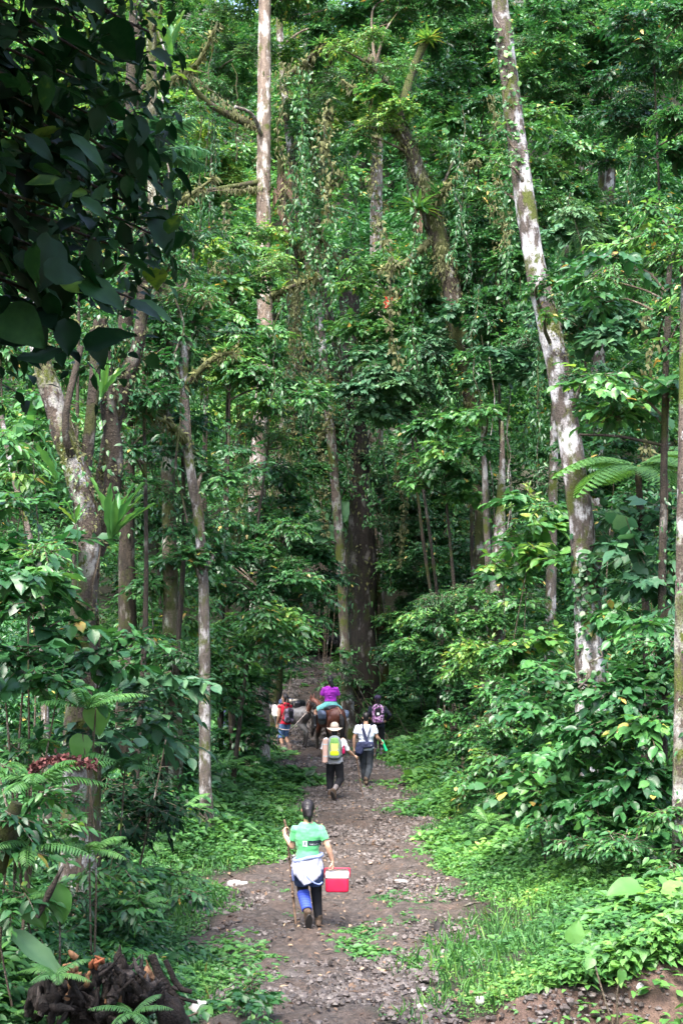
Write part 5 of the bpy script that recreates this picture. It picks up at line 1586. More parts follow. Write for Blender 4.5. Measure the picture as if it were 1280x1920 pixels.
def loft(mb, rings, sides=22, along=None):
    """rings: (centre, half width along x, half depth) stacked; the last axis follows the centres"""
    c = np.array([r[0] for r in rings], float)
    tan = unit(np.gradient(c, axis=0))
    a = np.linspace(0, 2 * np.pi, sides, endpoint=False)
    V = []
    for k, r in enumerate(rings):
        x = A(1, 0, 0) if len(r) < 4 else unit(A(*r[3]))
        x = unit(x - tan[k] * np.dot(x, tan[k]))
        y = np.cross(tan[k], x)
        ca, sa = np.cos(a), np.sin(a)
        V.append(c[k] + r[1] * (np.sign(ca) * np.abs(ca) ** .9)[:, None] * x + r[2] * (np.sign(sa) * np.abs(sa) ** .9)[:, None] * y)
    V = np.array(V).reshape(-1, 3)
    n = len(rings)
    i, j = np.meshgrid(np.arange(n - 1), np.arange(sides), indexing='ij')
    a0 = i * sides + j; a1 = i * sides + (j + 1) % sides
    mb.add(V, np.stack([a0, a1, a1 + sides, a0 + sides], -1).reshape(-1, 4))
    V2 = np.vstack([V[:sides], V[-sides:], V[:sides].mean(0), V[-sides:].mean(0)])
    mb.add(V2, np.array([[(k + 1) % sides, k, 2 * sides] for k in range(sides)] + [[sides + k, sides + (k + 1) % sides, 2 * sides + 1] for k in range(sides)]))

def rbox(mb, c, h, pw=.35, d=(0, 0, 1), n=14, m=28):
    ell(mb, c, h, d, n, m, pw)

def fused(mb, name, mat, parent, voxel=.01, it=3, wrinkle=0.0, wscale=9, wstretch=(1, 1, 1), fac=.5):
    """one continuous skin round everything collected in mb"""
    me = mb.mesh(name + '_src', [])
    o = bpy.data.objects.new(name + '_src', me)
    COL.objects.link(o)
    md = o.modifiers.new('r', 'REMESH'); md.mode = 'VOXEL'; md.voxel_size = voxel; md.use_smooth_shade = True
    sm = o.modifiers.new('s', 'SMOOTH'); sm.iterations = it; sm.factor = fac
    dg = bpy.context.evaluated_depsgraph_get()
    res = bpy.data.meshes.new_from_object(o.evaluated_get(dg))
    bpy.data.objects.remove(o); bpy.data.meshes.remove(me)
    res.name = name
    res.materials.clear()
    for m in (mat if isinstance(mat, (list, tuple)) else [mat]): res.materials.append(m)
    if wrinkle:
        n = len(res.vertices)
        co = np.empty(n * 3, np.float32); res.vertices.foreach_get('co', co); co = co.reshape(-1, 3).astype(float)
        no = np.empty(n * 3, np.float32); res.vertices.foreach_get('normal', no); no = no.reshape(-1, 3)
        w = fbm(co * np.array(wstretch), wscale, 3, 17)
        w = np.abs(w) - .3
        co = co + no * (w * wrinkle)[:, None]
        res.vertices.foreach_set('co', co.astype(np.float32).ravel()); res.update()
    res.polygons.foreach_set('use_smooth', np.ones(len(res.polygons), bool))
    ob = bpy.data.objects.new(name, res)
    COL.objects.link(ob)
    ob.parent = parent
    return ob

def part(mb, name, mat, parent, smooth_=True):
    return mb.build(name, mat, parent, smooth_, world=False)

def skin_mat(name, col):
    m, nt, bs, out = new_mat(name)
    n = noise(nt, 25, 3)
    nt.links.new(ramp(nt, n, [(.3, tuple(c * .85 for c in col)), (.7, tuple(min(1, c * 1.1) for c in col))]), bs.inputs['Base Color'])
    bs.inputs['Roughness'].default_value = .5
    bs.inputs['Subsurface Weight'].default_value = .08
    bs.inputs['Subsurface Radius'].default_value = (.01, .004, .002)
    return m
SKIN = skin_mat('skin_tan', (.50, .29, .20))
SKIN_B = skin_mat('skin_brown', (.30, .165, .105))
def cloth(name, col, var=.12, rough=.85): return plain(name, col, rough, .2, var, 9, .25, 320)
HAIR = plain('black_hair', (.010, .008, .010), .5, .35, .4, 60)
EYE = plain('eye_white', (.7, .7, .68), .3)
LEATHER = plain('muddy_leather', (.075, .05, .034), .75, .3, .35, 16, .3)
SOLE = plain('black_sole', (.025, .022, .02), .7, .3, .3, 20, .3)
BLACK = cloth('black_cloth', (.014, .014, .017))
NAVY = cloth('navy_cloth', (.028, .034, .075), .2)

def hand(mb, w, d, nrm, curl=1.1, side=1, size=1.0):
    """palm, four bent fingers of different length and a thumb from the side of the palm; nrm is the way the palm faces"""
    w = A(*w); d = unit(A(*d)); nrm = unit(A(*nrm) - d * np.dot(A(*nrm), d)); s = np.cross(d, nrm) * side
    L = .085 * size
    for k in (-1, 0, 1):
        cap(mb, w + s * .016 * k, w + d * L + s * .024 * k * size, .017, .016, 8)
    for k, (o, ln) in enumerate(((-.033, .075), (-.011, .085), (.011, .08), (.033, .062))):
        p = w + d * L * 1.0 + s * o * size
        ang, q = .25, d
        for seg, fr in enumerate((.42, .32, .26)):
            ang += curl * (.75 if seg else .5)
            q = d * math.cos(ang) + nrm * math.sin(ang)
            e = p + q * ln * fr * size
            cap(mb, p, e, .0098 - .0008 * seg, .0092 - .0008 * seg, 7)
            p = e
    p = w + d * L * .3 - s * .03 * size
    q = unit(d * .6 - s * .6 + nrm * .5)
    e = p + q * .045 * size
    cap(mb, p, e, .013, .011, 7)
    cap(mb, e, e + unit(d * .7 + nrm * .75 + s * .15) * .035 * size, .011, .009, 7)

def head(mb, c, look=(0, 1, 0), s=1.0):
    c = A(*c); f = unit(A(*look)); r = unit(np.cross(f, A(0, 0, 1))); u = np.cross(r, f)
    ell(mb, c + u * .02 * s, (.075 * s, .095 * s, .105 * s), u)          # skull (axes follow frame closely enough)
    ell(mb, c + f * .02 * s - u * .05 * s, (.058 * s, .07 * s, .07 * s), u)
    cap(mb, c + f * .055 * s - u * .085 * s, c + f * .075 * s - u * .09 * s, .026 * s, .022 * s, 8)   # chin
    cap(mb, c + f * .09 * s + u * .005 * s, c + f * .115 * s - u * .03 * s, .011 * s, .016 * s, 8)     # nose
    cap(mb, c + f * .082 * s - u * .062 * s - r * .018 * s, c + f * .082 * s - u * .062 * s + r * .018 * s, .011 * s, .011 * s, 7)  # lips
    cap(mb, c + f * .085 * s + u * .03 * s - r * .03 * s, c + f * .085 * s + u * .03 * s + r * .03 * s, .013 * s, .013 * s, 7)      # brow
    for k in (-1, 1):
        ell(mb, c + r * k * .078 * s - u * .01 * s - f * .005 * s, (.012 * s, .02 * s, .033 * s), u)
    return f, r, u

def eyes(root, c, look, s=1.0):
    c = A(*c); f = unit(A(*look)); r = unit(np.cross(f, A(0, 0, 1))); u = np.cross(r, f)
    for k in (-1, 1):
        mb = MB(); ell(mb, c + f * .080 * s + r * k * .032 * s + u * .008 * s, (.013, .013, .013)); part(mb, 'eye', EYE, root)

def boot(root, an, toe, mat=LEATHER, h=.16, s=1.0, sole=SOLE, shin=None):
    """boot from the ankle to the toe; an above heel"""
    an, toe = A(*an), A(*toe)
    f = unit(toe - an)
    shin = unit(A(*shin)) if shin is not None else A(0, 0, 1)
    down = -shin
    fwd = unit(f - shin * np.dot(f, shin))
    mb = MB()
    heel = an + down * .055 - fwd * .035
    cap(mb, an + shin * h, an, .058 * s, .05 * s)
    cap(mb, an + down * .02, heel, .05 * s, .042 * s)
    tp = an + fwd * .15 * s + down * .065
    cap(mb, heel, tp, .042 * s, .04 * s)
    cap(mb, an + fwd * .03, tp, .05 * s, .038 * s)
    b = fused(mb, 'boot', mat, root, .009, 2)
    mb = MB()
    sd = np.cross(fwd, shin)
    n = 16
    t = np.linspace(0, 2 * np.pi, n, endpoint=False)
    lx = np.where(np.cos(t) > 0, .135, .085) * np.cos(t) * s; wx = (.046 + .008 * np.cos(t)) * np.sin(t) * s
    mid = (heel + tp) / 2 + down * .034 + fwd * 0.0
    r0 = mid + fwd * lx[:, None] * 1.1 + sd * wx[:, None]
    r1 = r0 + down * .024
    V = np.vstack([r0, r1, r0.mean(0), r1.mean(0)])
    F = [[k, (k + 1) % n, n + (k + 1) % n, n + k] for k in range(n)]
    mb.add(V, np.array(F)); mb.add(V, np.array([[k, 2 * n, (k + 1) % n] for k in range(n)] + [[n + k, n + (k + 1) % n, 2 * n + 1] for k in range(n)]))
    part(mb, 'sole', sole, b)
    return b

def torso_rings(J, inf=0.0, z0=None, z1=None, female=False, k=1.0):
    p, c, n = A(*J['pelvis']), A(*J['chest']), A(*J['neck'])
    w = J.get('sw', .20)
    hipw = J.get('hw', .165)
    st = [(-.10, hipw * .93, .105), (.0, hipw, .118), (.22, hipw * .90, .105), (.42, hipw * .80 if female else hipw * .88, .092), (.62, w * .82, .108), (.80, w * .92, .115), (.93, w * .74, .095), (1.0, w * .42, .068)]
    rings = []
    for t, a, b in st:
        if z0 is not None and t < z0: continue
        if z1 is not None and t > z1: continue
        q = p + (c - p) * min(t / .8, 1) + ((n - c) * ((t - .8) / .2) if t > .8 else 0)
        rings.append((q, (a + inf) * k, (b + inf) * k))
    return rings

def make_person(label, loc, yaw, J, skin=SKIN, group=None, look=None, female=False, voxel=.009):
    t = thing('person', label, 'person', loc, group)
    t.rotation_euler[2] = yaw
    mb = MB()
    look = look or (0, 1, -.05)
    hs = J.get('hs', 1.0)
    head(mb, J['head'], look, hs)
    cap(mb, A(*J['neck']) - A(0, 0, .04), A(*J['head']) - A(0, .015, .05), .056, .05)
    loft(mb, torso_rings(J, 0, female=female))
    for s in 'LR':
        sg = -1 if s == 'L' else 1
        sh, el, wr = A(*J['sh' + s]), A(*J['el' + s]), A(*J['wr' + s])
        cap(mb, sh, el, .050, .038); cap(mb, el, el + (wr - el) * .35, .038, .040); cap(mb, el + (wr - el) * .3, wr, .040, .026)
        cap(mb, A(*J['chest']) + (sh - A(*J['chest'])) * .35, sh, .075, .055)
        hd = J.get('hand' + s) or (tuple(unit(wr - el)), (-sg, .2, 0), .5)
        hand(mb, wr, hd[0], hd[1], hd[2], sg)
        hp, kn, an = A(*J['hip' + s]), A(*J['kn' + s]), A(*J['an' + s])
        cap(mb, hp, kn, .088, .055); cap(mb, kn, kn + (an - kn) * .35, .055, .057); cap(mb, kn + (an - kn) * .3, an, .057, .037)
        ft = unit(A(*J['toe' + s]) - an)
        cap(mb, an, an + ft * .13, .036, .03)
    fused(mb, 'body', skin, t, voxel, 2)
    eyes(t, J['head'], look, hs)
    return t

def shirt(t, J, mat, sleeve=.6, inf=.016, female=False, name='shirt', z0=.10, wr=.010, long_=False):
    mb = MB()
    loft(mb, torso_rings(J, inf, z0=z0 if z0 > 0 else None, z1=1.0, female=female))
    for s in 'LR':
        sh, el, w = A(*J['sh' + s]), A(*J['el' + s]), A(*J['wr' + s])
        ch = A(*J['chest'])
        cap(mb, ch + (sh - ch) * .3 + A(0, 0, -.02), sh + A(0, 0, -.012), .078, .062)
        if sleeve > 0:
            e = sh + (el - sh) * min(sleeve, 1)
            cap(mb, sh + A(0, 0, -.004), e, .061, .064 if sleeve < 1 else .052, flat1=True)
        if long_:
            cap(mb, el, w, .052, .040, flat1=True)
    return fused(mb, name, mat, t, .009, 5, wr, 8, (1, 1, 1.6))

def trousers(t, J, mat, to=1.0, name='trousers', r=(.105, .074, .056), waist=.25, wr=.010):
    """to: 1 covers down to the knee, 2 to the ankle"""
    mb = MB()
    loft(mb, torso_rings(J, .014, z1=waist))
    p = A(*J['pelvis'])
    for s in 'LR':
        hp, kn, an = A(*J['hip' + s]), A(*J['kn' + s]), A(*J['an' + s])
        cap(mb, p + (hp - p) * .5 + A(0, 0, .02), hp, .10, .10)
        if to <= 1:
            cap(mb, hp, hp + (kn - hp) * to, r[0], r[0] + (r[1] - r[0]) * to, flat1=True)
        else:
            cap(mb, hp, kn, r[0], r[1])
            cap(mb, kn, kn + (an - kn) * (to - 1), r[1], r[2], flat1=True)
    return fused(mb, name, mat, t, .009, 3, wr, 8, (1, 1, .8))

def hair_cap(t, J, look=(0, 1, 0), tail=None, s=1.0, low=.02):
    c = A(*J['head']); f = unit(A(*look)); r = unit(np.cross(f, A(0, 0, 1))); u = np.cross(r, f)
    s *= J.get('hs', 1.0)
    mb = MB()
    ell(mb, c - f * .022 * s + u * .032 * s, (.086 * s, .098 * s, .106 * s), u)
    ell(mb, c - f * .040 * s - u * (.03 + low) * s, (.070 * s, .062 * s, .075 * s), u)
    if tail: chain(mb, tail[0], tail[1], 10)
    return fused(mb, 'hair', HAIR, t, .009, 2, .006, 30, (1, 1, .25))

def strap(root, pts, w, mat, name='strap', th=.006, n=18):
    """flat webbing along points; its flat side faces away from the body axis"""
    p = catmull(np.array(pts, float), n)
    tan = unit(np.gradient(p, axis=0))
    out = unit(p - p.mean(0) + 1e-6)
    o = p.copy(); o[:, 2] = 0
    out = unit(o)
    s = unit(np.cross(tan, out)); out = np.cross(s, tan)
    mb = MB()
    ring = np.stack([p + s * w / 2 + out * th, p - s * w / 2 + out * th, p - s * w / 2 - out * th, p + s * w / 2 - out * th], 1)
    V = ring.reshape(-1, 3)
    F = [[k * 4 + j, k * 4 + (j + 1) % 4, k * 4 + 4 + (j + 1) % 4, k * 4 + 4 + j] for k in range(n - 1) for j in range(4)]
    F += [[3, 2, 1, 0], [(n - 1) * 4 + j for j in range(4)]]
    mb.add(V, np.array(F))
    return part(mb, name, mat, root, False)

def follow(name, label, cat, person, group=None):
    """a thing carried by a person: its own top-level object at the same place"""
    t = thing(name, label, cat, person.location, group)
    t.rotation_euler = person.rotation_euler
    return t

def place(px, Y, dz=0.0):
    x = P(px, 1190, Y)[0]
    return A(x, Y, Gz(x, Y) + dz)

def walking_stick(label, loc, pts, r=.013, mat=None):
    t = thing('walking_stick', label, 'stick', loc)
    mb = MB()
    tube(mb, np.array(pts, float), np.linspace(r * .9, r * 1.1, len(pts)), 8, .22, 10, step=.04)
    for k in range(4):
        q = np.array(pts[0]) + (np.array(pts[-1]) - np.array(pts[0])) * rng.uniform(.2, .8)
        ell(mb, q, (r * 1.25, r * 1.25, r * 1.1), n=6, m=8)
    part(mb, 'shaft', mat or plain('stick_wood', (.10, .065, .045), .8, .2, .5, 20, .4), t)
    return t

# ------------------------------------------------------------------ the hiker in green
def hiker_green():
    loc = ground_at(577, 1740)
    J = dict(head=(0, .0, 1.50), neck=(0, -.01, 1.335), chest=(0, 0, 1.17), pelvis=(.0, 0, .80), sw=.172, hw=.150,
             shL=(-.162, 0, 1.248), shR=(.162, 0, 1.248), elL=(-.200, .06, 1.02), wrL=(-.305, .20, 1.14), elR=(.258, -.03, 1.03), wrR=(.315, .02, .845),
             handL=((-.15, .45, .75), (.75, .3, -.1), 1.15), handR=((.10, .15, -.95), (-.9, .2, 0), 1.1),
             hipL=(-.09, 0, .80), hipR=(.09, 0, .80), knL=(-.065, .06, .45), knR=(.105, .10, .45), anL=(.0, -.20, .24), anR=(.135, .08, .095), toeL=(.01, -.22, .03), toeR=(.15, .25, .03))
    t = make_person('woman in bright green shirt walking up the track with a red cooler', loc, 0, J, SKIN, female=True)
    m, nt, bs, out = new_mat('green_jersey')
    n = noise(nt, 7, 4)
    nt.links.new(ramp(nt, n, [(.3, (.065, .38, .13)), (.7, (.095, .46, .175))]), bs.inputs['Base Color'])
    bs.inputs['Roughness'].default_value = .7; bs.inputs['Sheen Weight'].default_value = .25
    bump(nt, bs, noise(nt, 260, 2), .15, .003)
    sh = shirt(t, J, m, .62, .020, True, z0=-.02, wr=.009)
    # print on the back, laid on the cloth
    from mathutils.bvhtree import BVHTree
    me = sh.data
    bvh = BVHTree.FromPolygons([v.co[:] for v in me.vertices], [p.vertices[:] for p in me.polygons])
    def lay(x, z, off=.003):
        h = bvh.ray_cast(Vector((x, -1, z)), Vector((0, 1, 0)))[0]
        return (x, (h.y if h else -.12) - off, z)
    def patch(name, x0, x1, z0, z1, mat, off, parent=sh, nx=10, nz=6):
        mb = MB()
        xs, zs = np.linspace(x0, x1, nx), np.linspace(z0, z1, nz)
        V = [lay(x, z, off) for z in zs for x in xs]
        F = [[j * nx + i, j * nx + i + 1, (j + 1) * nx + i + 1, (j + 1) * nx + i] for j in range(nz - 1) for i in range(nx - 1)]
        mb.add(np.array(V), np.array(F))
        return part(mb, name, mat, parent)
    DK = plain('print_black', (.012, .022, .03), .6); LT = plain('print_pale', (.52, .58, .60), .7); GY = plain('print_grey', (.10, .13, .17), .7)
    patch('print_block', .0, .172, 1.055, 1.122, DK, .003)
    patch('emblem', -.068, -.008, 1.048, 1.118, LT, .003)
    mb = MB()
    def line(pts, r):
        q = np.array([lay(x, z, .005) for x, z in pts]); tube(mb, q, np.full(len(q), r), 5)
    line([(-.060, 1.105), (-.060, 1.075), (-.050, 1.066), (-.040, 1.075), (-.040, 1.105)], .0035)
    line([(-.034, 1.105), (-.034, 1.070), (-.018, 1.070)], .0035)
    line([(-.030, 1.100), (-.020, 1.108), (-.014, 1.098), (-.020, 1.086)], .003)
    part(mb, 'emblem_mark', GY, sh)
    cu = bpy.data.curves.new('lettering', 'FONT'); cu.body = 'TRENTS'; cu.size = .027; cu.space_character = 1.35
    tmp = bpy.data.objects.new('lettering', cu); COL.objects.link(tmp)
    tme = bpy.data.meshes.new_from_object(tmp.evaluated_get(bpy.context.evaluated_depsgraph_get())); bpy.data.objects.remove(tmp)
    for v in tme.vertices:
        v.co = lay(.022 + v.co.x, 1.064 + v.co.y, .006)
    tme.materials.append(LT)
    o = bpy.data.objects.new('lettering', tme); COL.objects.link(o); o.parent = sh
    patch('print_line', .018, .158, 1.101, 1.103, GY, .0045, nz=2)
    # hair gathered in a low tail
    hair_cap(t, J, tail=([(0, -.09, 1.50), (.015, -.115, 1.44), (.025, -.105, 1.37)], [.062, .046, .022]))
    # leggings, denim shorts, jacket tied at the waist
    trousers(t, J, BLACK, 1.93, 'leggings', (.096, .073, .055), .2, .003)
    trousers(t, J, cloth('denim', (.045, .07, .15), .45), .74, 'denim_shorts', (.112, .102, .09), .3, .012)
    mb = MB()
    kn, an = A(*J['knL']), A(*J['anL'])
    cap(mb, kn + (an - kn) * .05, kn + (an - kn) * .92, .084, .068, flat0=True, flat1=True)
    m2, nt, bs, out = new_mat('blue_striped_sock')
    wv = nt.nodes.new('ShaderNodeTexWave'); wv.bands_direction = 'Z'; wv.inputs['Scale'].default_value = 18; wv.inputs['Distortion'].default_value = 1
    tc = nt.nodes.new('ShaderNodeTexCoord'); nt.links.new(tc.outputs['Object'], wv.inputs['Vector'])
    nt.links.new(ramp(nt, wv.outputs['Fac'], [(.55, (.015, .035, .30)), (.85, (.05, .10, .50))]), bs.inputs['Base Color'])
    bs.inputs['Roughness'].default_value = .8
    fused(mb, 'knee_sock', m2, t, .009, 2)
    JK = cloth('white_jacket', (.235, .24, .31), .25); JB = cloth('jacket_blue', (.16, .20, .42), .2)
    mb = MB()
    n = 25
    for k in range(n):                                           # draped body of the jacket over the right hip
        a = R(-178 + 150 * k / (n - 1))
        for s_ in range(1):
            r0, r1 = .175, .205 + .012 * math.sin(k * 2.1)
            drop = .30 * (math.sin(math.pi * (k + 2) / (n + 3)) ** .5) * (.34 + .66 * min(1, (k / 12) ** 2))
            top = A(r0 * math.cos(a), .128 * math.sin(a) - .01, .885 + .035 * math.cos(a))
            bot = A(r1 * math.cos(a), .172 * math.sin(a) - .03, .885 + .035 * math.cos(a) - drop)
            cap(mb, top, bot, .022, .017, 8)
    dr = fused(mb, 'tied_jacket', JK, t, .009, 3, .022, 11, (1, 1, .25))
    mb = MB()
    ring = [A(.178 * math.cos(a), .135 * math.sin(a) - .008, .895 + .035 * math.cos(a) + .008 * math.sin(3 * a)) for a in np.linspace(0, 2 * np.pi, 25)]
    tube(mb, np.array(ring), np.full(25, .026), 8, .15, 12, caps=False)
    fused(mb, 'jacket_sleeves', cloth('jacket_sleeve', (.20, .24, .40), .2), dr, .009, 2, .006, 14)
    mb = MB()
    tube(mb, np.array([A(-.08, -.158, .80), A(-.02, -.185, .70), A(.06, -.197, .62), A(.14, -.178, .58), A(.19, -.125, .60)]), np.array([.013, .013, .012, .012, .012]), 8, .15, 9, step=.03)
    tube(mb, np.array([A(-.17, -.06, .85), A(-.185, -.06, .72), A(-.18, -.04, .60)]), np.array([.022, .03, .022]), 8, .15, 9, step=.03)
    fused(mb, 'jacket_trim', JB, dr, .008, 2)
    boot(t, J['anL'], J['toeL'], LEATHER, .045, .95, shin=unit(A(*J['knL']) - A(*J['anL'])) * A(1, 1, .55))
    boot(t, J['anR'], J['toeR'], LEATHER, .045, .95)
    # stick in the raised hand
    wood = plain('stick_bark', (.15, .10, .07), .8, .2, .5, 22, .4)
    h = A(*J['wrL']) + unit(A(-.15, .45, .75)) * .085 + A(.028, .005, 0)
    walking_stick('long crooked walking stick held by the woman in green', loc, [h + A(-.025, 0, .13), h, h + A(.045, -.02, -.36), h + A(.085, -.03, -.75), A(-.155, .12, 0.0)], .0145, wood)
    # cooler
    c = follow('cooler_box', 'small red cooler with white lid carried in the hand of the woman in green', 'cooler', t)
    RED = plain('red_plastic', (.48, .010, .045), .4, .4, .18); WHT = plain('white_plastic', (.62, .60, .60), .4, .5, .04)
    q = A(.375, .04, .57)
    mb = MB(); rbox(mb, q + A(0, 0, -.02), (.15, .105, .095), .22); part(mb, 'body', RED, c)
    mb = MB(); rbox(mb, q + A(0, 0, .095), (.155, .11, .034), .22)
    lid = part(mb, 'lid', WHT, c)
    mb = MB(); tube(mb, np.array([q + A(-.158, 0, .06), q + A(-.16, 0, .15), q + A(-.14, 0, .175), q + A(.14, 0, .175), q + A(.16, 0, .15), q + A(.158, 0, .06)]), np.full(6, .0095), 8, step=.02)
    part(mb, 'handle', RED, c)
    return t
hiker_green()

# ------------------------------------------------------------------ packs
def backpack(label, person, col, panel, J, w=.15, h=.24, d=.10, extra=None, cat='backpack', name='backpack', zoff=0.0):
    t = follow(name, label, cat, person)
    ch = A(*J['chest'])
    c = ch + A(0, -.115 - d, -.05 + zoff)
    mb = MB(); rbox(mb, c, (w, d, h), .42); ell(mb, c + A(0, -.02, h * .75), (w * .85, d * .8, h * .4)); rbox(mb, c + A(0, -d * .6, -h * .45), (w * .85, d * .6, h * .45), .45)
    fused(mb, 'pack', col, t, .010, 2, .006, 12)
    if panel is not None:
        mb = MB(); rbox(mb, c + A(0, -d * .98, h * .18), (w * .55, .022, h * .52), .4); fused(mb, 'pocket', panel, t, .009, 2)
    for s in (-1, 1):
        sh = ch + A(s * .10, 0, .145)
        strap(t, [c + A(s * .08, .07, h * .85), sh + A(0, -.06, .02), sh + A(s * .01, .02, .035), sh + A(s * .03, .11, -.03), ch + A(s * .13, .13, -.10), ch + A(s * .17, .03, -.22), c + A(s * w * .8, d * .6, -h * .7)], .05, BLACK)
    return t, c

def std(H, arms, legs, **k):
    """joints of a standing figure of height H; arms and legs give the offsets the photo shows"""
    s = H / 1.75
    J = dict(head=(0, .01, 1.625 * s), neck=(0, -.01, 1.455 * s), chest=(0, 0, 1.28 * s), pelvis=(0, 0, .90 * s), sw=.215 * s, hw=.17 * s,
             shL=(-.195 * s, 0, 1.40 * s), shR=(.195 * s, 0, 1.40 * s), hipL=(-.09 * s, 0, .89 * s), hipR=(.09 * s, 0, .89 * s))
    J.update(arms); J.update(legs); J.update(k)
    return J

def hat_man():
    loc = ground_at(627, 1501)
    J = std(1.66, dict(elL=(-.27, .0, 1.12), wrL=(-.25, .16, .92), elR=(.30, .02, 1.10), wrR=(.43, .20, .97), handR=((.75, .5, -.25), (-.35, .1, -.9), 1.15)),
            dict(knL=(-.10, .12, .48), anL=(-.10, .06, .09), toeL=(-.11, .22, .03), knR=(.13, .03, .47), anR=(-.01, -.22, .25), toeR=(.0, -.24, .04)))
    t = make_person('man in pale sun hat and white shirt with green backpack and stick on the track', loc, 0, J, SKIN)
    W = cloth('white_shirt', (.56, .54, .58), .08)
    shirt(t, J, W, 1.0, .026, z0=-.05, wr=.018)
    hair_cap(t, J)
    trousers(t, J, BLACK, 1.62, 'trousers', (.108, .085, .07), .25, .012)
    GR = cloth('muddy_gaiter', (.17, .15, .15), .35)
    for s in 'LR':
        kn, an = A(*J['kn' + s]), A(*J['an' + s])
        mb = MB(); cap(mb, kn + (an - kn) * .35, an, .066, .052, flat0=True); fused(mb, 'rubber_boot_shaft', GR, t, .01, 2, .006)
    boot(t, J['anL'], J['toeL'], LEATHER, .10)
    boot(t, J['anR'], J['toeR'], LEATHER, .10, shin=unit(A(*J['knR']) - A(*J['anR'])) * A(1, 1, .55))
    # hat
    HT = plain('felt_hat', (.40, .34, .29), .9, .1, .12, 14, .2)
    hc = A(*J['head']) + A(0, -.01, .065)
    mb = MB()
    a = np.linspace(0, 2 * np.pi, 40, endpoint=False)
    rings = []
    for r_, z_ in ((.085, .01), (.11, -.002), (.15, -.012), (.178, -.012), (.178, -.019), (.15, -.02), (.11, -.010), (.085, 0)):
        w = z_ + (r_ > .12) * .030 * np.cos(2 * a) * (r_ - .1) / .08 + (r_ > .12) * -.02 * (r_ - .1) / .08
        rings.append(hc + np.stack([r_ * np.cos(a), r_ * 1.06 * np.sin(a), w], -1))
    V = np.array(rings).reshape(-1, 3)
    F = [[i * 40 + j, i * 40 + (j + 1) % 40, ((i + 1) % 8) * 40 + (j + 1) % 40, ((i + 1) % 8) * 40 + j] for i in range(8) for j in range(40)]
    mb.add(V, np.array(F))
    hat = part(mb, 'hat', HT, t)
    mb = MB(); loft(mb, [(hc + A(0, 0, 0), .098, .108), (hc + A(0, 0, .05), .095, .104), (hc + A(0, 0, .095), .078, .09), (hc + A(0, 0, .12), .045, .06), (hc + A(0, .0, .124), .015, .03)]); part(mb, 'hat_crown', HT, hat)
    mb = MB(); loft(mb, [(hc + A(0, 0, .006), .1005, .1105), (hc + A(0, 0, .028), .0995, .109)]); part(mb, 'hat_band', plain('hat_band', (.20, .15, .13), .9), hat)
    # pack with yellow front, mat and bottle
    GN = cloth('green_pack', (.16, .34, .10), .2); YL = cloth('yellow_green_panel', (.58, .62, .16), .1)
    p, c = backpack('green and grey backpack with a yellow front on the man with the hat', t, cloth('grey_pack', (.15, .18, .19), .2), YL, J, .15, .25, .10)
    mb = MB(); rbox(mb, c + A(0, -.095, .17), (.085, .03, .07), .5); fused(mb, 'top_pocket', GN, p, .009, 2)
    mb = MB(); rbox(mb, c + A(0, -.112, -.10), (.10, .02, .055), .5); fused(mb, 'lower_pocket', cloth('lime_cloth', (.42, .60, .02), .1), p, .009, 2)
    for s in (-1, 1):
        strap(p, [c + A(s * .07, -.11, .20), c + A(s * .11, -.10, .05), c + A(s * .125, -.08, -.14)], .018, GN, 'compression_strap')
    m = follow('rolled_mat', 'rolled pale pink sleeping mat strapped beside the green backpack', 'mat', t)
    q = c + A(-.20, -.02, -.02)
    mb = MB()
    n = 26
    sp = []
    for k in range(150):
        a_ = k * .21; r_ = .018 + .0016 * k * .21 * 1.0
        sp.append((r_ * math.cos(a_), r_ * math.sin(a_)))
    tube(mb, np.array([q + A(-.01, 0, -.28), q + A(.0, 0, .22)]), np.array([.062, .064]), 22, step=.08)
    part(mb, 'foam_roll', plain('pink_foam', (.50, .33, .28), .9, .1, .08), m)
    mb = MB(); tube(mb, np.array([q + A(0, 0, .2185), q + A(0, 0, .2245)]), np.array([.02, .02]), 12); part(mb, 'roll_hole_disc', plain('roll_hole_shade', (.12, .06, .05), .9), m)  # solid dark disc, its colour stands in for shade inside the roll
    for z in (-.16, .10):
        mb = MB(); tube(mb, np.array([q + A(-.002, 0, z), q + A(-.002, 0, z + .025)]), np.array([.0665, .0665]), 22); part(mb, 'strap', plain('mat_strap', (.4, .45, .48), .7), m)
    b = follow('red_bottle', 'small dark red bottle hanging on the side of the green backpack', 'bottle', t)
    mb = MB(); cap(mb, c + A(.20, -.03, -.09), c + A(.20, -.03, -.02), .034, .034); cap(mb, c + A(.20, -.03, 0.01), c + A(.20, -.03, .05), .016, .016); part(mb, 'flask', plain('red_metal', (.35, .01, .07), .3), b)
    h = A(*J['wrR']) + unit(A(.75, .5, -.25)) * .075 + A(0, 0, -.03)
    walking_stick('thin dark walking stick held out by the man with the hat', loc, [h + A(-.02, 0, .06), h, h + A(.05, .0, -.30), h + A(.09, 0, -.62), A(.66, .22, .0)], .0125)
hat_man()

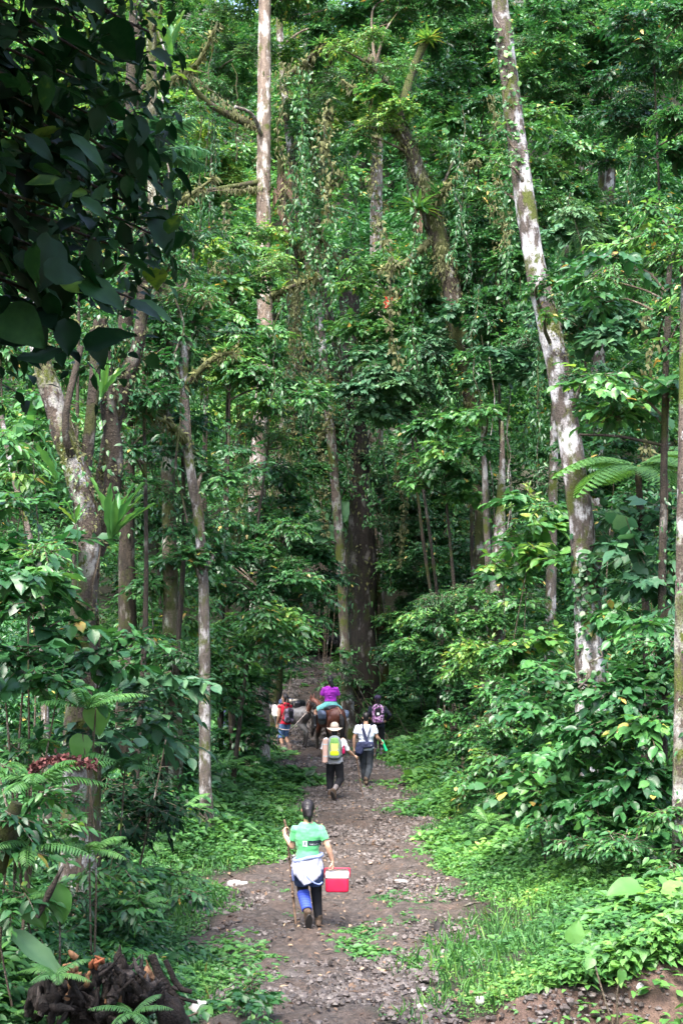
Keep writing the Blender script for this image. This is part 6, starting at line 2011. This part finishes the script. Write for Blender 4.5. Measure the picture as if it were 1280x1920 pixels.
def bag_man():
    loc = ground_at(686, 1474)
    J = std(1.74, dict(elL=(-.28, .02, 1.14), wrL=(-.285, .10, .88), elR=(.27, .04, 1.14), wrR=(.365, .22, 1.04), handR=((.45, .6, -.3), (-.3, .3, -.8), 1.1)),
            dict(knL=(-.06, .14, .50), anL=(-.02, .16, .10), toeL=(-.02, .32, .03), knR=(.09, .02, .48), anR=(.0, -.10, .14), toeR=(.0, .05, .03)))
    t = make_person('man in pale grey shirt and dark jeans with a navy shoulder bag on the track', loc, 0, J, SKIN, look=(-.05, 1, -.1))
    shirt(t, J, cloth('pale_grey_shirt', (.52, .56, .64), .06), .62, .022, z0=.0, wr=.014)
    hair_cap(t, J, s=.97, low=-.012)
    m, nt, bs, out = new_mat('faded_jeans')
    nt.links.new(ramp(nt, noise(nt, 6, 4), [(.35, (.012, .014, .018)), (.7, (.05, .062, .075))]), bs.inputs['Base Color']); bs.inputs['Roughness'].default_value = .85
    trousers(t, J, m, 1.9, 'jeans', (.106, .078, .064), .25, .010)
    boot(t, J['anL'], J['toeL'], LEATHER, .05); boot(t, J['anR'], J['toeR'], LEATHER, .05)
    b = follow('shoulder_bag', 'navy shoulder bag slung low across the back of the man in pale grey', 'bag', t)
    mb = MB(); rbox(mb, A(.02, -.175, .985), (.17, .06, .075), .5); rbox(mb, A(-.15, -.15, .90), (.10, .07, .15), .6, (.25, 0, 1)); ell(mb, A(-.19, -.10, .80), (.07, .06, .10))
    fused(mb, 'pouch', NAVY, b, .010, 2, .010, 10)
    mb = MB(); rbox(mb, A(.10, -.232, .98), (.028, .006, .016), .3); part(mb, 'badge', plain('badge_grey', (.45, .46, .47), .6), b)
    strap(b, [(.04, -.17, 1.03), (-.02, -.165, 1.18), (-.075, -.13, 1.35), (-.09, -.03, 1.452), (-.08, .08, 1.40), (.02, .14, 1.2), (.14, .12, 1.0)], .07, NAVY)
    strap(b, [(.0, -.165, 1.05), (.05, -.168, 1.2), (.10, -.135, 1.36), (.115, -.03, 1.455), (.11, .07, 1.40)], .025, NAVY)
    g = follow('green_bottle', 'bright green bottle held low by the man in pale grey', 'bottle', t)
    h = A(*J['wrR']) + unit(A(.45, .6, -.3)) * .08
    mb = MB(); cap(mb, h + A(-.01, 0, .02), h + A(.08, .0, -.20), .030, .036, flat1=True); part(mb, 'flask', plain('green_plastic', (.01, .42, .17), .35), g)
    mb = MB(); cap(mb, h + A(-.022, 0, .05), h + A(-.018, 0, .04), .020, .020); part(mb, 'lid', plain('green_lid', (.012, .25, .10), .4), g)
bag_man()

def dark_hiker():
    loc = ground_at(708, 1421)
    J = std(1.70, dict(elL=(-.26, .0, 1.15), wrL=(-.22, .20, 1.08), elR=(.33, -.02, 1.16), wrR=(.25, .18, 1.02)),
            dict(knL=(-.09, .05, .48), anL=(-.10, -.05, .12), toeL=(-.10, .10, .03), knR=(.10, .10, .49), anR=(.11, .08, .09), toeR=(.12, .24, .03)))
    t = make_person('hiker in black with dark cap and patterned backpack near the verge ahead', loc, 0, J, SKIN_B)
    shirt(t, J, cloth('dark_blue_jacket', (.016, .018, .03), .3), 1.0, .024, name='jacket', z0=-.05, long_=True)
    hair_cap(t, J)
    hc = A(*J['head'])
    mb = MB(); ell(mb, hc + A(0, -.008, .055), (.100, .112, .085)); cap(mb, hc + A(-.03, .10, .06), hc + A(.03, .16, .045), .02, .02)
    fused(mb, 'cap', cloth('dark_purple_cap', (.03, .022, .05), .2), t, .009, 2)
    trousers(t, J, BLACK, 1.6, 'trousers', (.106, .082, .066), .25)
    GR = cloth('grey_boot', (.12, .12, .13), .4)
    for s in 'LR':
        kn, an = A(*J['kn' + s]), A(*J['an' + s])
        mb = MB(); cap(mb, kn + (an - kn) * .35, an, .07, .055, flat0=True); fused(mb, 'rubber_boot_shaft', GR, t, .01, 2)
        boot(t, an, J['toe' + s], LEATHER, .10)
    m, nt, bs, out = new_mat('patterned_pack')
    v = nt.nodes.new('ShaderNodeTexVoronoi'); v.inputs['Scale'].default_value = 20
    tc = nt.nodes.new('ShaderNodeTexCoord'); nt.links.new(tc.outputs['Object'], v.inputs['Vector'])
    nt.links.new(ramp(nt, noise(nt, 14, 3, .6), [(.44, (.012, .01, .016)), (.50, (.30, .08, .30)), (.58, (.60, .45, .58)), (.64, (.03, .02, .035))]), bs.inputs['Base Color'])
    p, c = backpack('black backpack with purple and white pattern on the hiker in black', t, m, BLACK, J, .16, .25, .11)
    mb = MB(); rbox(mb, c + A(0, -.145, .02), (.035, .006, .035), .5); part(mb, 'badge', plain('badge_white', (.6, .6, .62), .6), p)
dark_hiker()

def red_hiker():
    loc = ground_at(534, 1411)
    J = std(1.62, dict(elL=(-.23, -.03, 1.02), wrL=(-.20, .10, .80), elR=(.24, .0, 1.03), wrR=(.26, .16, .84), handL=((.0, .2, -.95), (.9, .2, 0), 1.1)),
            dict(knL=(-.08, .10, .45), anL=(-.09, -.04, .10), toeL=(-.09, .12, .03), knR=(.08, .10, .46), anR=(.08, -.16, .14), toeR=(.08, .0, .03)))
    t = make_person('hiker in red sleeveless top and rolled jeans leading the pack animal', loc, R(38), J, SKIN_B, look=(-.4, 1, -.15))
    RD = cloth('red_cotton', (.45, .015, .035), .1)
    shirt(t, J, RD, .0, .022, True, name='vest_top', z0=-.1)
    mb = MB(); ell(mb, A(*J['neck']) + A(0, -.07, .01), (.11, .06, .05)); fused(mb, 'hood', RD, t, .01, 2, .008)
    hair_cap(t, J, look=(-.4, 1, 0), tail=([A(*J['head']) + A(.03, -.06, 0), A(*J['neck']) + A(.03, -.09, -.02)], [.06, .04]), s=1.03)
    trousers(t, J, cloth('blue_jeans', (.10, .17, .33), .35), 1.15, 'rolled_jeans', (.10, .08, .082), .25)
    GM = cloth('muddy_boot', (.13, .09, .075), .4)
    for s in 'LR':
        kn, an = A(*J['kn' + s]), A(*J['an' + s])
        mb = MB(); cap(mb, kn + (an - kn) * .55, an, .052, .048, flat0=True); fused(mb, 'boot_shaft', GM, t, .01, 2)
        boot(t, an, J['toe' + s], GM, .06, .92)
    m, nt, bs, out = new_mat('dark_daypack')
    nt.links.new(ramp(nt, noise(nt, 11, 3, .6), [(.45, (.02, .015, .025)), (.62, (.22, .17, .24))]), bs.inputs['Base Color'])
    p, c = backpack('small dark daypack hanging low on the back of the hiker in red', t, m, BLACK, J, .13, .20, .08, zoff=-.10)
    return loc, J
red_loc, red_J = red_hiker()

def hidden_hiker():
    loc = place(431, 37.5)
    J = std(1.70, dict(elL=(-.25, .0, 1.12), wrL=(-.22, .15, .95), elR=(.25, .0, 1.12), wrR=(.22, .15, .95)),
            dict(knL=(-.09, .10, .48), anL=(-.10, .02, .09), toeL=(-.11, .18, .03), knR=(.10, .04, .47), anR=(.10, -.10, .12), toeR=(.1, .05, .03)))
    t = make_person('hiker in navy jacket almost hidden by leaves behind the vine covered post', loc, R(25), J, SKIN_B)
    shirt(t, J, NAVY, 1.0, .024, name='jacket', z0=-.05, long_=True)
    mb = MB(); loft(mb, [(A(*J['neck']) + A(0, 0, -.03), .085, .085), (A(*J['neck']) + A(0, 0, .02), .07, .072)]); part(mb, 'collar', cloth('white_collar', (.6, .6, .62)), t)
    hair_cap(t, J)
    trousers(t, J, cloth('grey_blue_jeans', (.07, .09, .14), .3), 1.9, 'jeans')
    for s in 'LR': boot(t, J['an' + s], J['toe' + s], LEATHER, .06)
hidden_hiker()

# ------------------------------------------------------------------ horses
def horse(name, label, loc, yaw, coat, dark, s=1.0, neck_bend=0.0, head_drop=0.0, legs=None, mane=True):
    t = thing(name, label, 'horse', loc)
    t.rotation_euler[2] = yaw
    t.scale = (s, s, s)
    mb = MB()
    body = [((0, -.70, 1.02), .05, .08), ((0, -.66, 1.03), .15, .17), ((0, -.54, 1.04), .235, .24), ((0, -.36, 1.03), .255, .265), ((0, -.10, .985), .265, .275), ((0, .15, .975), .265, .285), ((0, .38, .985), .235, .29), ((0, .56, 1.02), .19, .25), ((0, .68, 1.04), .12, .17), ((0, .72, 1.05), .05, .08)]
    loft(mb, body, 26)
    ell(mb, (0, -.44, 1.21), (.15, .22, .09), (0, 0, 1)); ell(mb, (0, .38, 1.22), (.09, .22, .10), (0, 0, 1))
    nb = neck_bend
    n0, n1, n2 = A(0, .52, 1.10), A(-.12 * nb, .80, 1.32 - .3 * head_drop), A(-.34 * nb, .98, 1.52 - .75 * head_drop)
    loft(mb, [(n0, .15, .25), (n0 * .5 + n1 * .5, .12, .205), (n1, .10, .17), (n2 * .6 + n1 * .4, .085, .14), (n2, .075, .115)], 20)
    hd = unit(A(-.55 * nb, .45 - .3 * abs(nb), -.86))
    h1 = n2 + hd * .26; h2 = n2 + hd * .46; h3 = n2 + hd * .54
    p = n2 - hd * .05
    loft(mb, [(p, .05, .06), (n2 + hd * .02, .085, .115), (n2 + hd * .14, .085, .115), (h1, .068, .09), (h2, .056, .07), (h3, .055, .062), (h3 + hd * .035, .03, .035)], 18)
    L = legs or {'hl': .10, 'hr': -.10, 'fl': .08, 'fr': -.08}
    for k, x in (('hl', -.13), ('hr', .13)):
        o = L[k]
        pts = [A(x * .95, -.45, .98), A(x * 1.1, -.40 + o * .5, .74), A(x, -.60 + o, .50), A(x, -.56 + o * 1.3, .14), A(x, -.50 + o * 1.4, .055)]
        rd = [.16, .115, .058, .040, .048]
        chain(mb, pts, rd)
    for k, x in (('fl', -.12), ('fr', .12)):
        o = L[k]
        pts = [A(x, .46, .92), A(x, .47 + o * .4, .66), A(x, .48 + o, .42), A(x, .48 + o * .9, .13), A(x, .52 + o * .9, .055)]
        chain(mb, pts, [.13, .085, .052, .036, .046])
    fused(mb, 'body', coat, t, .014, 4)
    for k, x in (('hl', -.13), ('hr', .13), ('fl', -.12), ('fr', .12)):
        o = L[k]
        y = -.48 + o * 1.4 if k[0] == 'h' else .54 + o * .9
        mb = MB(); loft(mb, [(A(x, y + .015, -.005), .058, .068), (A(x, y - .005, .07), .046, .052)], 14); part(mb, 'hoof', dark, t)
    sd = unit(np.cross(hd, A(0, 0, 1)))
    for k in (-1, 1):
        e = n2 - hd * .04 + sd * k * .06
        mb = MB(); loft(mb, [(e, .034, .026), (e + A(0, .0, .07) + sd * k * .015, .032, .02), (e + A(0, .01, .15) + sd * k * .02, .006, .006)], 10); part(mb, 'ear', coat, t)
        mb = MB(); ell(mb, n2 + hd * .16 + sd * k * .078 + A(0, 0, .03), (.02, .02, .02)); part(mb, 'eye', dark, t)
    mb = MB()
    tube(mb, np.array([A(0, -.70, 1.12), A(0, -.80, 1.02), A(.01, -.82, .78), A(.02, -.78, .48), A(.02, -.76, .34)]), np.array([.035, .06, .075, .06, .015]), 12, .3, 14, step=.03)
    part(mb, 'tail', dark, t)
    if mane:
        mb = MB()
        m = 60
        q = np.linspace(0, 1, m)[:, None]
        crest = n0 * (1 - q) ** 2 + 2 * n1 * q * (1 - q) + n2 * q ** 2 + A(0, -.06, .15) * (1 - q * .5)
        k = rng.integers(0, m, 260)
        put_leaves(mb, T_STRAP, crest[k] + rng.normal(0, .012, (260, 3)), rng.normal(0, .25, (260, 3)) + np.array([-.6, -.1, -.8]), rng.normal(0, .3, (260, 3)) + np.array([-1, -.3, .3]), rng.uniform(.14, .26, 260), .4, .5)
        part(mb, 'mane', dark, t)
    return t, (n2, hd)

def coat_mat(name, c1, c2, leg, zleg=.62, patch=None):
    m, nt, bs, out = new_mat(name)
    tc = nt.nodes.new('ShaderNodeTexCoord')
    sp = nt.nodes.new('ShaderNodeSeparateXYZ'); nt.links.new(tc.outputs['Object'], sp.inputs[0])
    c = ramp(nt, noise(nt, 4, 3), [(.35, c1), (.65, c2)])
    if patch:
        c = mix(nt, ramp(nt, noise(nt, 2.2, 3), [(.50, (0, 0, 0)), (.55, (1, 1, 1))]), c, patch)
    f = ramp(nt, math_(nt, 'ADD', sp.outputs['Z'], math_(nt, 'MULTIPLY', noise(nt, 6, 2), .1)), [(zleg - .10, (1, 1, 1)), (zleg + .08, (0, 0, 0))])
    c = mix(nt, f, c, leg)
    nt.links.new(c, bs.inputs['Base Color'])
    bs.inputs['Roughness'].default_value = .45
    return m
HOOF = plain('dark_hair', (.014, .011, .011), .55, .4, .4, 30)
bay_loc = ground_at(619, 1413)
bay, bay_head = horse('horse', 'bay horse with dark legs carrying the rider in purple', bay_loc, R(24), coat_mat('bay_coat', (.105, .034, .020), (.15, .050, .030), (.018, .012, .010), .68), HOOF, 1.0, .42, .10, {'hl': .12, 'hr': -.06, 'fl': .16, 'fr': -.10})
grey_loc = ground_at(547, 1400)
gry, gry_head = horse('horse', 'grey pack horse laden with bundles standing behind the hiker in red', grey_loc, R(58), coat_mat('grey_coat', (.11, .105, .105), (.19, .18, .18), (.05, .042, .04), .50, (.085, .075, .075)), HOOF, .90, .1, .45, {'hl': -.06, 'hr': .14, 'fl': -.05, 'fr': .10})

def ride_frame(o):
    def w(p):
        m = Matrix.LocRotScale(o.location, o.rotation_euler, o.scale)
        return np.array(m @ Vector([float(x) for x in p]))
    return w

def saddle_and_rider():
    t = follow('saddle', 'dark leather saddle with blue grey bags on the bay horse', 'saddle', bay)
    LT = plain('black_leather', (.018, .018, .022), .4, .5, .3); BG = plain('blue_grey_tarp', (.10, .13, .20), .4, .5, .3, 6)
    mb = MB(); loft(mb, [((0, -.34, 1.235), .19, .085), ((0, -.25, 1.27), .20, .09), ((0, -.05, 1.25), .21, .085), ((0, .16, 1.275), .18, .09), ((0, .26, 1.33), .08, .07)], 18)
    fused(mb, 'seat', LT, t, .012, 3)
    for s in (-1, 1):
        mb = MB(); rbox(mb, A(s * .295, -.10, 1.03), (.035, .26, .21), .5); part(mb, 'flap', LT, t)
        mb = MB(); rbox(mb, A(s * .34, -.20, 1.09), (.075, .21, .13), .6, (s * .25, 0, 1)); fused(mb, 'saddlebag', BG, t, .012, 2, .014, 9)
    mb = MB(); tube(mb, np.array([A(0, -.33, 1.27), A(.0, -.52, 1.315), A(0, -.66, 1.23), A(.03, -.72, 1.10)]), np.full(4, .012), 6, step=.04); part(mb, 'crupper_strap', plain('tan_leather', (.45, .27, .17), .6), t)
    # rider
    loc = A(*bay.location)
    z = 1.33
    J = dict(head=(0, .03, z + .70), neck=(0, -.0, z + .545), chest=(0, 0, z + .37), pelvis=(0, -.02, z + .02), sw=.195, hw=.175,
             shL=(-.18, 0, z + .47), shR=(.18, 0, z + .47), elL=(-.255, .05, z + .22), wrL=(-.14, .26, z + .16), elR=(.255, .05, z + .22), wrR=(.10, .26, z + .16),
             hipL=(-.10, 0, z + .0), hipR=(.10, 0, z + .0), knL=(-.36, .30, z - .16), knR=(.36, .30, z - .16), anL=(-.40, .16, z - .52), anR=(.40, .16, z - .52), toeL=(-.42, .34, z - .56), toeR=(.42, .34, z - .56))
    r = make_person('woman in purple shirt and turquoise shorts riding the bay horse', loc, bay.rotation_euler[2] - R(14), J, SKIN_B, look=(-.15, 1, -.1), female=True)
    shirt(r, J, cloth('purple_shirt', (.36, .035, .42), .12), .72, .020, True, z0=.08, wr=.014)
    trousers(r, J, cloth('turquoise_shorts', (.22, .60, .56), .12), .72, 'shorts', (.118, .10, .09), .25)
    hair_cap(r, J, tail=([A(0, -.06, z + .68), A(.03, -.085, z + .56)], [.066, .05]), s=1.05)
    for s in 'LR': boot(r, J['an' + s], J['toe' + s], plain('black_rubber', (.02, .02, .025), .4, .5), .22)
    # bridle and lead rope
    n2, hd = bay_head
    w = ride_frame(bay)
    b = thing('bridle', 'pale rope halter on the head of the bay horse', 'halter', w(n2))
    mb = MB()
    sd = unit(np.cross(hd, A(0, 0, 1)))
    for q, r_, r2 in ((n2 + hd * .34, .073, .088), (n2 + hd * .03, .093, .122)):
        up = np.cross(sd, hd)
        a = np.linspace(0, 2 * np.pi, 25)
        tube(mb, np.array([w(q + sd * r_ * math.cos(x) + up * r2 * math.sin(x)) for x in a]), np.full(25, .008), 6, caps=False)
    for k in (-1, 1):
        tube(mb, np.array([w(n2 + hd * .03 + sd * k * .093), w(n2 + hd * .2 + sd * k * .088), w(n2 + hd * .34 + sd * k * .073)]), np.full(3, .008), 6)
    mb.build('straps', plain('pale_rope', (.42, .33, .27), .9), b)
    hand_ = A(*Matrix.LocRotScale(Vector(red_loc), Matrix.Rotation(R(38), 3, 'Z').to_euler(), None) @ Vector(A(*red_J['wrL']) + A(0, .03, -.09)))
    e = w(n2 + hd * .36)
    rp = thing('lead_rope', 'slack rope running from the hiker in red to the bay horse', 'rope', hand_)
    mb = MB()
    mid = (hand_ + e) / 2 + A(0, -.35, -.22)
    tube(mb, np.array([hand_, hand_ * .6 + mid * .4 + A(.05, -.18, -.05), mid, e]), np.full(4, .013), 7, .1, 20, step=.05)
    mb.build('cord', plain('rope_fibre', (.42, .36, .33), .9), rp)
saddle_and_rider()

def packs_on_grey():
    w = ride_frame(gry)
    def bundle(name, label, cat, c, h, mat, d=(0, 0, 1), wrk=.03, tie=True):
        t = thing(name, label, cat, gry.location)
        t.rotation_euler = gry.rotation_euler; t.scale = gry.scale
        mb = MB(); rbox(mb, c, h, .55, d); fused(mb, 'load', mat, t, .016, 2, wrk, 5)
        if tie:
            mb = MB()
            a = np.linspace(0, 2 * np.pi, 25)
            cc = A(*c)
            tube(mb, np.array([cc + A(h[0] * 1.04 * math.cos(x), 0, h[2] * 1.04 * math.sin(x)) for x in a]), np.full(25, .01), 6, caps=False)
            part(mb, 'tie', plain('tie_rope', (.35, .3, .26), .9), t)
        return t
    bundle('bundle', 'blue tarpaulin bundle on top of the grey pack horse', 'bundle', (.02, .22, 1.40), (.26, .20, .14), plain('blue_tarp', (.06, .09, .17), .45, .4, .3, 5))
    bundle('sack', 'dirty white sack hanging at the side of the grey pack horse', 'sack', (-.34, .26, 1.14), (.12, .26, .20), cloth('white_sack', (.58, .54, .50), .1))
    bundle('sack', 'second white sack on the near side of the grey pack horse', 'sack', (.34, .20, 1.16), (.12, .24, .19), cloth('white_sack_worn', (.52, .48, .45), .15))
    bundle('bundle', 'black bag tied over the rump of the grey pack horse', 'bundle', (.05, -.22, 1.36), (.25, .17, .12), plain('black_bag', (.015, .015, .02), .4, .5))
    bundle('parcel', 'pale flat parcel between the bundles on the grey pack horse', 'parcel', (-.02, .0, 1.47), (.16, .20, .045), cloth('cream_parcel', (.55, .48, .40), .1), wrk=.01, tie=False)
packs_on_grey()
